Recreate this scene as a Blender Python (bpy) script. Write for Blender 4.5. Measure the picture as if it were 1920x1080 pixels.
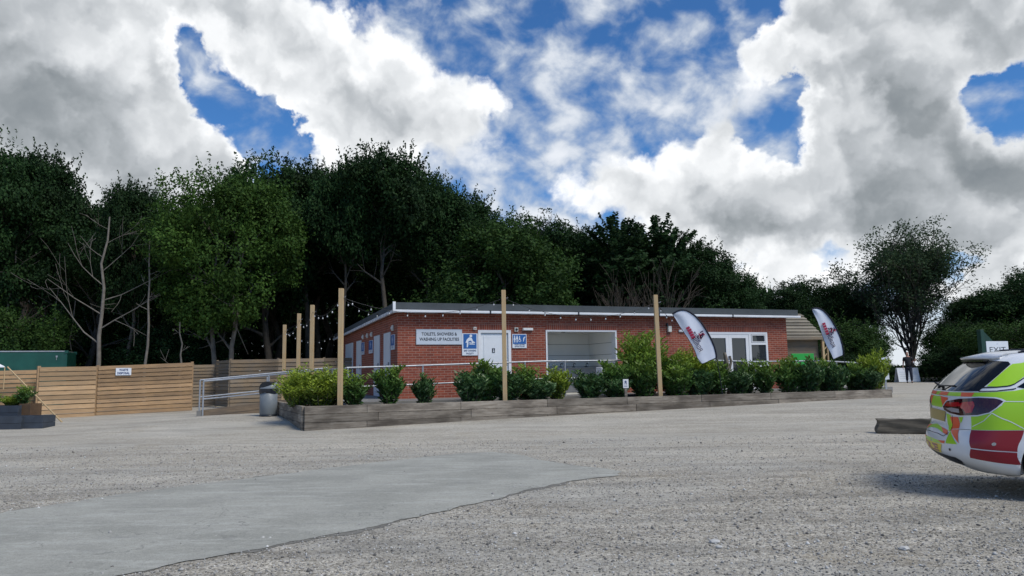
import bpy, bmesh, math, random
import numpy as np
from mathutils import Vector, Matrix, Euler

for o in list(bpy.data.objects): bpy.data.objects.remove(o)
S = bpy.context.scene
C = S.collection
R_ = math.radians

# ------------------------------------------------------------------ camera
EYE = 1.45
F_PX, PITCH, ROLL = 1356.7, 0.1148, 0.0156
cd = bpy.data.cameras.new('camera'); cam = bpy.data.objects.new('camera', cd); C.objects.link(cam)
cd.sensor_width = 36; cd.lens = F_PX/1920*36; cd.clip_end = 5000; cd.clip_start = 0.05
_r = Vector((1,0,0)); _f = Vector((0,math.cos(PITCH),math.sin(PITCH))); _u = _r.cross(_f)
_rr = _r*math.cos(ROLL)-_u*math.sin(ROLL); _uu = _r*math.sin(ROLL)+_u*math.cos(ROLL)
m = Matrix((( _rr.x,_uu.x,-_f.x,0),(_rr.y,_uu.y,-_f.y,0),(_rr.z,_uu.z,-_f.z,EYE),(0,0,0,1)))
cam.matrix_world = m
S.camera = cam
S.render.resolution_x, S.render.resolution_y = 1024, 576

def ray(px, py):
    """direction of a point of the photograph (1920 x 1080), used to survey where things stand"""
    a, b = px-960, py-540
    X = a*math.cos(ROLL)-b*math.sin(ROLL); Y = a*math.sin(ROLL)+b*math.cos(ROLL)
    u, v = X/F_PX, -Y/F_PX; c, s = math.cos(PITCH), math.sin(PITCH)
    return Vector((u, c-v*s, s+v*c))
def at(px, py, Y):
    d = ray(px, py); return Vector((0,0,EYE))+d*(Y/d.y)

# ------------------------------------------------------------------ world and sun
SUN_EL, SUN_AZ = R_(52), R_(128)          # azimuth measured clockwise from +Y
w = bpy.data.worlds.new('World'); S.world = w; w.use_nodes = True
wt = w.node_tree; wt.nodes.clear()
def N(t, kind, **kw):
    n = t.nodes.new(kind)
    for k, v in kw.items(): setattr(n, k, v)
    return n
def mth(t, op, a, b=None, c=None, clamp=False):
    n = t.nodes.new('ShaderNodeMath'); n.operation = op; n.use_clamp = clamp
    for i, x in enumerate((a, b, c)):
        if x is None: continue
        if isinstance(x, (int, float)): n.inputs[i].default_value = x
        else: t.links.new(x, n.inputs[i])
    return n.outputs[0]
def mixc(t, fac, a, b):
    n = t.nodes.new('ShaderNodeMix'); n.data_type = 'RGBA'
    for i, x in ((0, fac), (6, a), (7, b)):
        if isinstance(x, (int, float)): n.inputs[i].default_value = x
        elif isinstance(x, tuple): n.inputs[i].default_value = (*x[:3], 1)
        else: t.links.new(x, n.inputs[i])
    return n.outputs[2]
def mapr(t, v, a, b, c=0., d=1., smooth=True):
    n = t.nodes.new('ShaderNodeMapRange'); n.interpolation_type = 'SMOOTHSTEP' if smooth else 'LINEAR'
    t.links.new(v, n.inputs[0])
    for i, x in enumerate((a, b, c, d)): n.inputs[i+1].default_value = x
    return n.outputs[0]
def noise(t, vec, scale, detail=4, rough=.55, dist=0., dim='3D'):
    n = t.nodes.new('ShaderNodeTexNoise'); n.noise_dimensions = dim
    n.inputs['Scale'].default_value = scale; n.inputs['Detail'].default_value = detail
    n.inputs['Roughness'].default_value = rough; n.inputs['Distortion'].default_value = dist
    if vec is not None: t.links.new(vec, n.inputs['Vector'])
    return n.outputs['Fac']

sky = N(wt, 'ShaderNodeTexSky', sky_type='NISHITA'); sky.sun_disc = False
sky.sun_elevation = SUN_EL; sky.sun_rotation = SUN_AZ; sky.air_density = 1.0; sky.dust_density = .3; sky.ozone_density = 3.0
tc = N(wt, 'ShaderNodeTexCoord')
sep = N(wt, 'ShaderNodeSeparateXYZ'); wt.links.new(tc.outputs['Generated'], sep.inputs[0])
az = mth(wt, 'ARCTAN2', sep.outputs[0], sep.outputs[1])
el = mth(wt, 'ARCSINE', sep.outputs[2])
cmb = N(wt, 'ShaderNodeCombineXYZ'); wt.links.new(az, cmb.inputs[0]); wt.links.new(el, cmb.inputs[1])
AE = cmb.outputs[0]
# warp the cloud outlines
wn = N(wt, 'ShaderNodeTexNoise'); wn.inputs['Scale'].default_value = 7; wn.inputs['Detail'].default_value = 5; wn.inputs['Roughness'].default_value = .6
wt.links.new(AE, wn.inputs['Vector'])
vs = N(wt, 'ShaderNodeVectorMath', operation='SUBTRACT'); wt.links.new(wn.outputs['Color'], vs.inputs[0]); vs.inputs[1].default_value = (.5,.5,.5)
vm = N(wt, 'ShaderNodeVectorMath', operation='MULTIPLY_ADD'); wt.links.new(vs.outputs[0], vm.inputs[0]); vm.inputs[1].default_value = (.10,.10,0); wt.links.new(AE, vm.inputs[2])
AW0 = vm.outputs[0]
wn2 = N(wt, 'ShaderNodeTexNoise'); wn2.inputs['Scale'].default_value = 20; wn2.inputs['Detail'].default_value = 5; wn2.inputs['Roughness'].default_value = .6
wt.links.new(AE, wn2.inputs['Vector'])
vs2 = N(wt, 'ShaderNodeVectorMath', operation='SUBTRACT'); wt.links.new(wn2.outputs['Color'], vs2.inputs[0]); vs2.inputs[1].default_value = (.5,.5,.5)
vm2 = N(wt, 'ShaderNodeVectorMath', operation='MULTIPLY_ADD'); wt.links.new(vs2.outputs[0], vm2.inputs[0]); vm2.inputs[1].default_value = (.055,.055,0); wt.links.new(AW0, vm2.inputs[2])
AW = vm2.outputs[0]
def blob(px, py, rx, ry, ang, wgt, vec):
    d = ray(px, py).normalized()
    mp = N(wt, 'ShaderNodeMapping', vector_type='TEXTURE'); wt.links.new(vec, mp.inputs[0])
    mp.inputs['Location'].default_value = (math.atan2(d.x, d.y), math.asin(d.z), 0)
    mp.inputs['Rotation'].default_value = (0, 0, R_(ang))
    mp.inputs['Scale'].default_value = (rx/F_PX, ry/F_PX, 1)
    g = N(wt, 'ShaderNodeTexGradient', gradient_type='SPHERICAL'); wt.links.new(mp.outputs[0], g.inputs[0])
    return g.outputs['Fac'], wgt
def bsum(lst, vec, base=0.):
    acc = None
    for b in lst:
        o, wg = blob(*b, vec)
        acc = mth(wt, 'MULTIPLY_ADD', o, wg, base if acc is None else acc)
    return acc
# (photo x, photo y, radius x, radius y, tilt, weight)
THICK = [(60,150,420,330,0,1.7),(250,260,330,200,-30,1.1),(330,300,200,140,-20,.9),(520,90,330,130,-22,1.5),(700,170,300,170,-18,1.7),(830,190,150,110,0,.8),
         (620,240,200,120,0,.9),(380,20,200,70,0,.8),(700,320,160,60,0,.3),
         (1600,90,220,260,0,1.9),(1740,60,330,200,10,1.6),(1900,40,220,120,0,1.2),(1640,290,200,150,30,1.5),(1530,360,400,100,14,1.7),(1260,340,260,90,-5,1.2),(1500,400,420,75,0,1.3),
         (1340,280,110,130,20,1.0),(1480,80,110,70,0,.9),(1350,260,45,70,15,.6),(1450,235,85,90,10,-1.3),(1495,165,45,50,30,-.6),(1700,330,240,180,-20,1.2),(1860,330,200,130,10,1.0),(1810,300,100,60,0,.5),(1850,440,170,60,10,1.0),(1180,375,260,60,-4,.45),(1400,505,230,45,0,.8),(1650,520,120,40,0,.6),(1880,520,140,60,0,.9),
         (830,10,140,60,-30,.7),(1600,480,300,60,10,.7),
         (440,190,165,78,-42,-1.9),(500,205,110,45,60,-1.4),(355,125,90,40,-50,-1.2),(195,262,70,40,0,-1.7),(540,250,60,60,0,-1.2),
         (1500,150,60,60,-40,-1.2),(1490,225,70,110,20,-1.0),(1860,160,160,90,30,-2.2),(1860,225,110,100,0,-1.2),(1480,300,50,60,0,-.8),(960,60,220,120,0,-.9),(1230,30,260,90,0,-1.3),
         (1800,490,90,35,5,-1.8),(1560,490,70,40,0,-.8),(1380,500,60,30,0,-.6),
         (-900,100,900,500,0,1.3),(2900,200,900,500,0,1.3),(1000,-900,1400,700,0,1.0)]
GREY = [(30,150,330,170,0,1.5),(150,240,300,120,-10,.9),(700,200,220,60,-10,.28),(1720,130,270,260,10,1.2),(1640,230,150,160,0,.6),(1560,420,480,62,4,1.35),(1750,390,240,110,-10,1.3),(1890,340,150,110,20,1.0),(1880,435,180,60,12,1.2),
        (1330,415,300,45,0,.7),(1430,230,80,130,0,.55),(-900,100,800,500,0,.8),(2900,200,800,500,0,.8)]
dens_raw = bsum(THICK, AW)
gr = bsum(GREY, AW)
def billow(vec, scale, detail=3.0):
    v = N(wt, 'ShaderNodeTexVoronoi', feature='SMOOTH_F1'); wt.links.new(vec, v.inputs['Vector']); v.voronoi_dimensions = '2D'; v.normalize = True
    v.inputs['Scale'].default_value = scale; v.inputs['Detail'].default_value = detail; v.inputs['Roughness'].default_value = .55; v.inputs['Smoothness'].default_value = .6
    return mth(wt, 'SUBTRACT', 1.0, v.outputs['Distance'])
n1 = billow(AW, 9)
n2 = noise(wt, AE, 4.5, 8, .62)
cum = mth(wt, 'ADD', dens_raw, mth(wt, 'MULTIPLY', mth(wt, 'SUBTRACT', n1, .72), 1.5))
cum = mth(wt, 'ADD', cum, mth(wt, 'MULTIPLY', mth(wt, 'SUBTRACT', n2, .5), 1.5))
cum = mth(wt, 'ADD', cum, mth(wt, 'MULTIPLY', mth(wt, 'SUBTRACT', noise(wt, AE, 34, 4, .6), .5), .45))
cumF = mapr(wt, cum, .25, .78)
# thin broken cloud (altocumulus) between the heaps
mpv = N(wt, 'ShaderNodeMapping'); wt.links.new(AE, mpv.inputs[0]); mpv.inputs['Rotation'].default_value = (0,0,R_(28)); mpv.inputs['Scale'].default_value = (1,1.35,1); mpv.inputs['Location'].default_value = (3.1,1.7,0)
n3 = noise(wt, mpv.outputs[0], 15, 5, .52, .2)
THIN = [(1440,240,150,160,0,2.0),(1000,360,400,90,0,1.2),(1080,220,480,320,0,1.5),(1100,400,700,150,0,1.2),(960,330,420,160,0,1.0),(1290,230,230,220,0,.9),(1430,250,190,170,0,1.4),(1560,500,400,80,0,1.6),(1860,260,200,120,0,.6),(1750,430,500,120,0,1.0),(880,120,260,120,0,.35),(700,20,500,70,0,.5),(300,200,300,200,0,.6)]
th = bsum(THIN, AW)
thin = mth(wt, 'ADD', mth(wt, 'MULTIPLY', mth(wt,'MINIMUM',th,1.3), .34), mth(wt, 'MULTIPLY', mth(wt, 'SUBTRACT', n3, .5), 3.0))
thinF = mth(wt, 'MAXIMUM', mth(wt, 'MULTIPLY', mapr(wt, thin, -.10, .85), .90), mapr(wt, el, .16, .02, 0, .88))
# relief: the same noise a little further towards the light
off = N(wt, 'ShaderNodeVectorMath', operation='ADD'); wt.links.new(AW, off.inputs[0]); off.inputs[1].default_value = (.012,.030,0)
n1b = billow(off.outputs[0], 9, 2.0)
rel = mth(wt, 'SUBTRACT', n1, n1b)
n4 = noise(wt, AW, 5, 5, .55)
shade = mth(wt, 'ADD', mth(wt, 'MULTIPLY', rel, 1.1), mth(wt, 'MULTIPLY', mth(wt, 'MULTIPLY', mth(wt, 'MINIMUM', gr, 1.75), mapr(wt, noise(wt, AE, 7, 5, .6), .3, .7, .55, 1.25)), -.235))
shade = mth(wt, 'ADD', shade, mth(wt, 'MULTIPLY', mth(wt, 'SUBTRACT', n4, .5), .45))
core = mapr(wt, cum, .6, 1.9, 0, -.20)
shade = mth(wt, 'ADD', shade, core)
shade = mth(wt, 'ADD', shade, .92, clamp=True)
ramp = N(wt, 'ShaderNodeValToRGB'); wt.links.new(shade, ramp.inputs[0])
e = ramp.color_ramp.elements
SK = 10.0     # the sky's own units: the background strength below brings them back
CL = [(0,(.175,.200,.222)),(.25,(.25,.275,.295)),(.5,(.41,.435,.46)),(.78,(.66,.68,.70)),(1,(.90,.91,.92))]
e[0].position = 0; e[1].position = 1
for p, c in CL[1:-1]: e.new(p)
for i, (p, c) in enumerate(CL): e[i].position = p; e[i].color = (*c, 1)
sc = N(wt, 'ShaderNodeVectorMath', operation='SCALE'); wt.links.new(ramp.outputs[0], sc.inputs[0]); sc.inputs['Scale'].default_value = SK
skyc = N(wt, 'ShaderNodeVectorMath', operation='MULTIPLY'); wt.links.new(sky.outputs[0], skyc.inputs[0]); skyc.inputs[1].default_value = (.36,.68,1.0)
thc = mixc(wt, mth(wt, 'MAXIMUM', mapr(wt, thin, .25, 1.25), mapr(wt, el, .14, .02, 0, .75)), (.44*SK,.50*SK,.58*SK), (.76*SK,.78*SK,.81*SK))
c1 = mixc(wt, thinF, skyc.outputs[0], thc)
c2 = mixc(wt, cumF, c1, sc.outputs[0])
bg = N(wt, 'ShaderNodeBackground'); bg.inputs['Strength'].default_value = .1
wt.links.new(c2, bg.inputs[0])
wo = N(wt, 'ShaderNodeOutputWorld'); wt.links.new(bg.outputs[0], wo.inputs[0])

sl = bpy.data.lights.new('sun', 'SUN'); sl.energy = 2.4; sl.angle = R_(22); sl.color = (1,.94,.84)
so = bpy.data.objects.new('sun', sl); C.objects.link(so)
sd = Vector((math.sin(SUN_AZ)*math.cos(SUN_EL), math.cos(SUN_AZ)*math.cos(SUN_EL), math.sin(SUN_EL)))
so.rotation_euler = sd.to_track_quat('Z', 'Y').to_euler()
S.view_settings.view_transform = 'Standard'; S.view_settings.look = 'None'; S.view_settings.gamma = 1; S.view_settings.use_curve_mapping = False
S.view_settings.exposure = 0.30
S.render.engine = 'CYCLES'
S.cycles.max_bounces = 6; S.cycles.transparent_max_bounces = 8

# ------------------------------------------------------------------ helpers
rnd = random.Random(7)
def link(name, me, parent=None):
    o = bpy.data.objects.new(name, me); C.objects.link(o)
    if parent: o.parent = parent
    return o
def tag(o, label=None, cat=None, group=None, kind=None):
    if label: o['label'] = label
    if cat: o['category'] = cat
    if group: o['group'] = group
    if kind: o['kind'] = kind
    return o
def thing(name, label, cat, loc=(0,0,0), rz=0, group=None):
    o = bpy.data.objects.new(name, None); C.objects.link(o); o.empty_display_size = .2
    o.location = loc; o.rotation_euler = (0,0,rz)
    return tag(o, label, cat, group)
def copy_tree(o, parent=None):
    c = o.copy(); C.objects.link(c); c.parent = parent
    for ch in o.children: copy_tree(ch, c)
    return c

class MB:
    """collects shapes and builds them as one mesh"""
    def __init__(s): s.v=[]; s.f=[]; s.sm=[]
    def add(s, vs, fs, M=None, smooth=False):
        b=len(s.v)
        s.v += [tuple(M@Vector(p)) if M else tuple(p) for p in vs]
        s.f += [tuple(b+i for i in f) for f in fs]; s.sm += [smooth]*len(fs); return s
    def box(s, a, b, M=None, bev=0.):
        x0,y0,z0=[min(p,q) for p,q in zip(a,b)]; x1,y1,z1=[max(p,q) for p,q in zip(a,b)]
        if bev<=0:
            return s.add([(x0,y0,z0),(x1,y0,z0),(x1,y1,z0),(x0,y1,z0),(x0,y0,z1),(x1,y0,z1),(x1,y1,z1),(x0,y1,z1)],
                  [(0,3,2,1),(4,5,6,7),(0,1,5,4),(1,2,6,5),(2,3,7,6),(3,0,4,7)], M)
        bm=bmesh.new(); bmesh.ops.create_cube(bm,size=1)
        for v in bm.verts: v.co=Vector(((x0+x1)/2+v.co.x*(x1-x0),(y0+y1)/2+v.co.y*(y1-y0),(z0+z1)/2+v.co.z*(z1-z0)))
        bmesh.ops.bevel(bm,geom=bm.edges[:],offset=bev,segments=1,affect='EDGES')
        bm.verts.index_update(); s.add([v.co[:] for v in bm.verts],[[v.index for v in f.verts] for f in bm.faces],M); bm.free(); return s
    def prism(s, pts, d0, d1, M=None, axis='y'):
        """polygon (a,b) extruded along an axis from d0 to d1"""
        n=len(pts)
        mk={'y':lambda a,b,d:(a,d,b),'z':lambda a,b,d:(a,b,d),'x':lambda a,b,d:(d,a,b)}[axis]
        vs=[mk(a,b,d0) for a,b in pts]+[mk(a,b,d1) for a,b in pts]
        area=sum(pts[i][0]*pts[(i+1)%n][1]-pts[(i+1)%n][0]*pts[i][1] for i in range(n))
        fl=(area>0)^(d1<d0)
        if axis=='y': fl=not fl
        f=[tuple(range(n))[::-1],tuple(range(n,2*n))]+[(i,(i+1)%n,n+(i+1)%n,n+i) for i in range(n)]
        if not fl: f=[t[::-1] for t in f]
        return s.add(vs,f,M)
    def tube(s, pts, r, n=8, cap=True, smooth=True, M=None):
        pts=[Vector(p) for p in pts]; k=len(pts)
        rs=r if isinstance(r,(list,tuple)) else [r]*k
        up=Vector((0,0,1)); vs=[]; prev=None
        for i,p in enumerate(pts):
            t=(pts[min(i+1,k-1)]-pts[max(i-1,0)]).normalized()
            if prev is None:
                a=t.cross(up if abs(t.z)<.9 else Vector((1,0,0))).normalized()
            else:
                a=(prev-t*prev.dot(t)).normalized()
            prev=a; b=t.cross(a)
            for j in range(n):
                th=2*math.pi*j/n; vs.append(p+(a*math.cos(th)+b*math.sin(th))*rs[i])
        fs=[(i*n+j,i*n+(j+1)%n,(i+1)*n+(j+1)%n,(i+1)*n+j) for i in range(k-1) for j in range(n)]
        s.add(vs,fs,M,smooth)
        if cap: s.add([vs[j] for j in range(n)],[tuple(range(n))[::-1]],M); s.add(vs[-n:],[tuple(range(n))],M)
        return s
    def lathe(s, prof, n=24, c=(0,0,0), smooth=True, M=None):
        vs=[(c[0]+r*math.cos(2*math.pi*j/n),c[1]+r*math.sin(2*math.pi*j/n),c[2]+z) for r,z in prof for j in range(n)]
        k=len(prof)
        fs=[(i*n+j,i*n+(j+1)%n,(i+1)*n+(j+1)%n,(i+1)*n+j) for i in range(k-1) for j in range(n)]
        s.add(vs,fs,M,smooth)
        s.add(vs[:n],[tuple(range(n))[::-1]],M); s.add(vs[-n:],[tuple(range(n))],M); return s
    def disc(s, cx, cz, r, d0, d1, n=16, sx=1, M=None):
        return s.prism([(cx+r*sx*math.cos(2*math.pi*i/n),cz+r*math.sin(2*math.pi*i/n)) for i in range(n)],d0,d1,M)
    def build(s, name, mat, parent=None, loc=None):
        me=bpy.data.meshes.new(name); me.from_pydata(s.v,[],s.f); me.update()
        me.polygons.foreach_set('use_smooth', s.sm)
        uv=me.uv_layers.new(name='UVMap'); box_uv(me,uv)
        if mat: me.materials.append(mat)
        o=link(name,me,parent)
        if loc: o.location=loc
        return o
def box_uv(me, uv):
    nl=len(me.loops); vi=np.empty(nl,np.int32); me.loops.foreach_get('vertex_index',vi)
    co=np.empty(len(me.vertices)*3); me.vertices.foreach_get('co',co); co=co.reshape(-1,3)[vi]
    npol=len(me.polygons); no=np.empty(npol*3); me.polygons.foreach_get('normal',no); no=abs(no.reshape(-1,3))
    lt=np.empty(npol,np.int32); me.polygons.foreach_get('loop_total',lt)
    ax=np.repeat(no.argmax(1),lt)
    u=np.where(ax==0,co[:,1],co[:,0]); v=np.where(ax==2,co[:,1],co[:,2])
    uv.data.foreach_set('uv',np.stack([u,v],1).ravel())
def mesh_np(name, v, f, mat, parent=None, smooth=False):
    v=np.asarray(v,np.float32); f=np.asarray(f,np.int32); me=bpy.data.meshes.new(name)
    me.vertices.add(len(v)); me.vertices.foreach_set('co',v.ravel()); k=f.shape[1]
    me.loops.add(f.size); me.loops.foreach_set('vertex_index',f.ravel())
    me.polygons.add(len(f)); me.polygons.foreach_set('loop_start',np.arange(0,f.size,k,dtype=np.int32))
    me.update(calc_edges=True)
    if smooth: me.polygons.foreach_set('use_smooth',[True]*len(f))
    if mat: me.materials.append(mat)
    return link(name,me,parent)

def material(name, col=(.5,.5,.5), rough=.6, metal=0., spec=.5):
    m=bpy.data.materials.new(name); m.use_nodes=True; b=m.node_tree.nodes['Principled BSDF']
    b.inputs['Base Color'].default_value=(*col,1); b.inputs['Roughness'].default_value=rough
    b.inputs['Metallic'].default_value=metal; b.inputs['Specular IOR Level'].default_value=spec
    return m,m.node_tree,b
def coords(t, kind='Object', scale=(1,1,1), rot=(0,0,0)):
    c=t.nodes.new('ShaderNodeTexCoord'); mp=t.nodes.new('ShaderNodeMapping'); t.links.new(c.outputs[kind],mp.inputs[0])
    mp.inputs['Scale'].default_value=scale; mp.inputs['Rotation'].default_value=rot; return mp.outputs[0]
def bump(t, b, h, strength=.3, dist=.01):
    n=t.nodes.new('ShaderNodeBump'); n.inputs['Strength'].default_value=strength; n.inputs['Distance'].default_value=dist
    t.links.new(h,n.inputs['Height']); t.links.new(n.outputs[0],b.inputs['Normal'])
def island(t):
    g=t.nodes.new('ShaderNodeNewGeometry'); return g.outputs['Random Per Island']
def hsv(t, col, v=None, h=.5, s=1.):
    n=t.nodes.new('ShaderNodeHueSaturation'); t.links.new(col,n.inputs['Color'])
    n.inputs['Hue'].default_value=h; n.inputs['Saturation'].default_value=s
    if v is not None: t.links.new(v,n.inputs['Value'])
    return n.outputs[0]
def grubby(name, col, rough=.6, metal=0., amt=.25, scale=3., spec=.5, b_=.0):
    """paint or metal with uneven wear"""
    m,t,b=material(name,col,rough,metal,spec); co=coords(t)
    f=mapr(t,noise(t,co,scale,6,.65),.35,.7); dk=tuple(c*(1-amt) for c in col)
    t.links.new(mixc(t,f,dk,col),b.inputs['Base Color'])
    t.links.new(mapr(t,noise(t,co,scale*4,4),.3,.7,rough*.8,min(1,rough*1.2)),b.inputs['Roughness'])
    if b_: bump(t,b,noise(t,co,scale*20,4),b_,.002)
    return m
def wood(name, a, c, grey=None, gamt=.4, rough=.8, knots=True):
    m,t,b=material(name,a,rough,0,.25); co=coords(t,'UV',(1.2,22,1))
    g=noise(t,co,1.6,5,.6,1.2); col=mixc(t,mapr(t,g,.3,.7),a,c)
    isl=island(t)
    big=noise(t,coords(t,'Object',(.7,.7,2.5)),1.5,4,.6)
    if grey: col=mixc(t,mth(t,'MULTIPLY',mapr(t,big,.35,.65),gamt),col,grey)
    v=mth(t,'MULTIPLY_ADD',isl,.56,.70); col=hsv(t,col,v)
    if knots:
        vo=t.nodes.new('ShaderNodeTexVoronoi'); vo.inputs['Scale'].default_value=1; t.links.new(coords(t,'UV',(1.7,9,1)),vo.inputs['Vector'])
        k=mapr(t,vo.outputs['Distance'],.05,.14,1,0); col=mixc(t,mth(t,'MULTIPLY',k,.55),col,tuple(x*.3 for x in a))
    t.links.new(col,b.inputs['Base Color']); bump(t,b,g,.35,.004); return m

M={}
M['new_wood']=wood('fence_wood',(.29,.18,.092),(.40,.265,.145),(.20,.14,.09),.6)
M['gate_wood']=wood('gate_wood',(.35,.225,.12),(.47,.32,.18),(.28,.195,.12),.45)
M['old_wood']=wood('weathered_fence_wood',(.20,.145,.09),(.27,.20,.125),(.17,.15,.125),.7)
M['sleeper']=wood('sleeper_wood',(.185,.155,.12),(.34,.30,.245),(.085,.07,.055),.85)
M['post_wood']=wood('post_wood',(.42,.29,.15),(.52,.375,.205),(.42,.36,.24),.3)
M['deck_wood']=wood('deck_wood',(.15,.11,.075),(.22,.165,.11),(.10,.09,.08),.6)
M['shed_wood']=wood('shed_wood',(.21,.16,.105),(.28,.215,.145),(.18,.165,.14),.7)
M['shingle']=wood('roof_board',(.20,.175,.13),(.28,.245,.185),(.16,.145,.12),.6)
M['log']=wood('log_wood',(.12,.105,.08),(.24,.21,.16),(.07,.06,.048),.8,knots=False)
M['galv']=grubby('galvanised_steel',(.46,.48,.50),.5,.55,.2,6)
M['white']=grubby('white_plastic',(.78,.79,.80),.35,0,.07,2)
M['white_door']=grubby('white_door_paint',(.74,.77,.79),.4,0,.08,1.5)
M['offwhite']=grubby('off_white_plastic',(.70,.68,.60),.4,0,.08,4)
M['gutter']=grubby('white_gutter',(.80,.81,.82),.3,0,.12,1.2)
M['dark']=grubby('black_plastic',(.015,.016,.018),.45,0,.3,4)
M['roof']=grubby('roof_felt',(.060,.072,.078),.75,0,.25,2,b_=.2)
M['soffit']=grubby('soffit_board',(.16,.165,.16),.6,0,.2,2)
M['blue']=grubby('blue_sign_film',(.020,.115,.36),.35,0,.06,3)
M['signgrey']=grubby('sign_panel',(.56,.61,.67),.35,0,.06,2)
M['signwhite']=grubby('sign_white',(.72,.76,.80),.35,0,.05,2)
M['ink']=grubby('sign_ink',(.03,.035,.045),.4,0,.1,3)
M['darkblue_ink']=grubby('blue_ink',(.03,.06,.16),.4,0,.1,3)
M['tile']=grubby('wall_panel',(.84,.85,.83),.4,0,.06,.8)
M['steel']=grubby('stainless_steel',(.38,.39,.40),.40,.4,.2,3)
M['red']=grubby('red_plastic',(.42,.05,.03),.4,0,.2,4)
M['green_box']=grubby('green_container_paint',(.010,.095,.070),.45,0,.3,1.2)
M['bright_green']=grubby('bright_green_paint',(.015,.36,.045),.5,0,.15,2)
M['dark_green']=grubby('dark_green_paint',(.012,.06,.04),.5,0,.2,2)
M['bin_grey']=grubby('grey_bin_plastic',(.185,.21,.225),.5,0,.12,3)
M['bin_dark']=grubby('dark_bin_liner',(.022,.028,.038),.35,0,.3,8)
M['bin_lid']=grubby('bin_hood',(.20,.225,.245),.4,0,.15,5)
M['plank_grey']=grubby('dark_grey_plank',(.050,.062,.080),.65,0,.3,4,b_=.2)
M['pot']=grubby('brown_planter_wood',(.12,.070,.035),.7,0,.3,3,b_=.2)
M['stone']=grubby('pale_stone',(.52,.51,.48),.8,0,.2,12,b_=.3)
def fglass():
    m,t,b=material('window_glass',(.02,.025,.028),.05,0,.9); return m
M['glass']=fglass()
m_,t_,b_=material('bulb_glass',(.55,.56,.56),.15); M['bulb']=m_

# brick
def brick():
    m,t,b=material('brick',(.3,.07,.05),.85,0,.25); uv=coords(t,'UV')
    br=t.nodes.new('ShaderNodeTexBrick'); t.links.new(uv,br.inputs['Vector'])
    for k,v in dict(Scale=1.,Brick_Width=.225,Row_Height=.075,Mortar_Size=.0075,Mortar_Smooth=.15,Bias=0.).items():
        br.inputs[k.replace('_',' ')].default_value=v
    br.offset=.5; br.squash=1
    br.inputs['Color1'].default_value=(.31,.078,.044,1); br.inputs['Color2'].default_value=(.20,.05,.032,1); br.inputs['Mortar'].default_value=(.34,.215,.165,1)
    co=coords(t); n=noise(t,co,1.4,5,.6); col=hsv(t,br.outputs['Color'],mapr(t,n,.25,.75,.80,1.18,False))
    n2=noise(t,coords(t,'Object',(2,2,13)),2.2,3,.6); col=mixc(t,mth(t,'MULTIPLY',mapr(t,n2,.52,.72),.5),col,(.12,.04,.035)); n3=noise(t,coords(t,'Object',(5,5,.7)),1.0,4,.6); col=mixc(t,mth(t,'MULTIPLY',mapr(t,n3,.60,.78),.30),col,(.42,.27,.22))
    t.links.new(col,b.inputs['Base Color'])
    bump(t,b,mth(t,'MULTIPLY',br.outputs['Fac'],-1),.5,.006); return m
M['brick']=brick()
def soldier():
    m=brick().copy(); m.name='soldier_brick'; t=m.node_tree
    mp=[n for n in t.nodes if n.type=='MAPPING'][0]
    mp.inputs['Rotation'].default_value=(0,0,math.pi/2); mp.inputs['Location'].default_value=(.02,0,0)
    br=[n for n in t.nodes if n.type=='TEX_BRICK'][0]; br.offset=0
    return m
M['soldier']=soldier()

def sm(t): t=min(1,max(0,t)); return t*t*(3-2*t)
def gz(x, y):
    z=.30*sm((y-15.5)/6)+.15*sm((x-2)/9)*sm((y-18)/7)-.15*sm((-x-8)/5)*sm((y-16)/4)
    return z
FLOOR=EYE-.766

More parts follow.
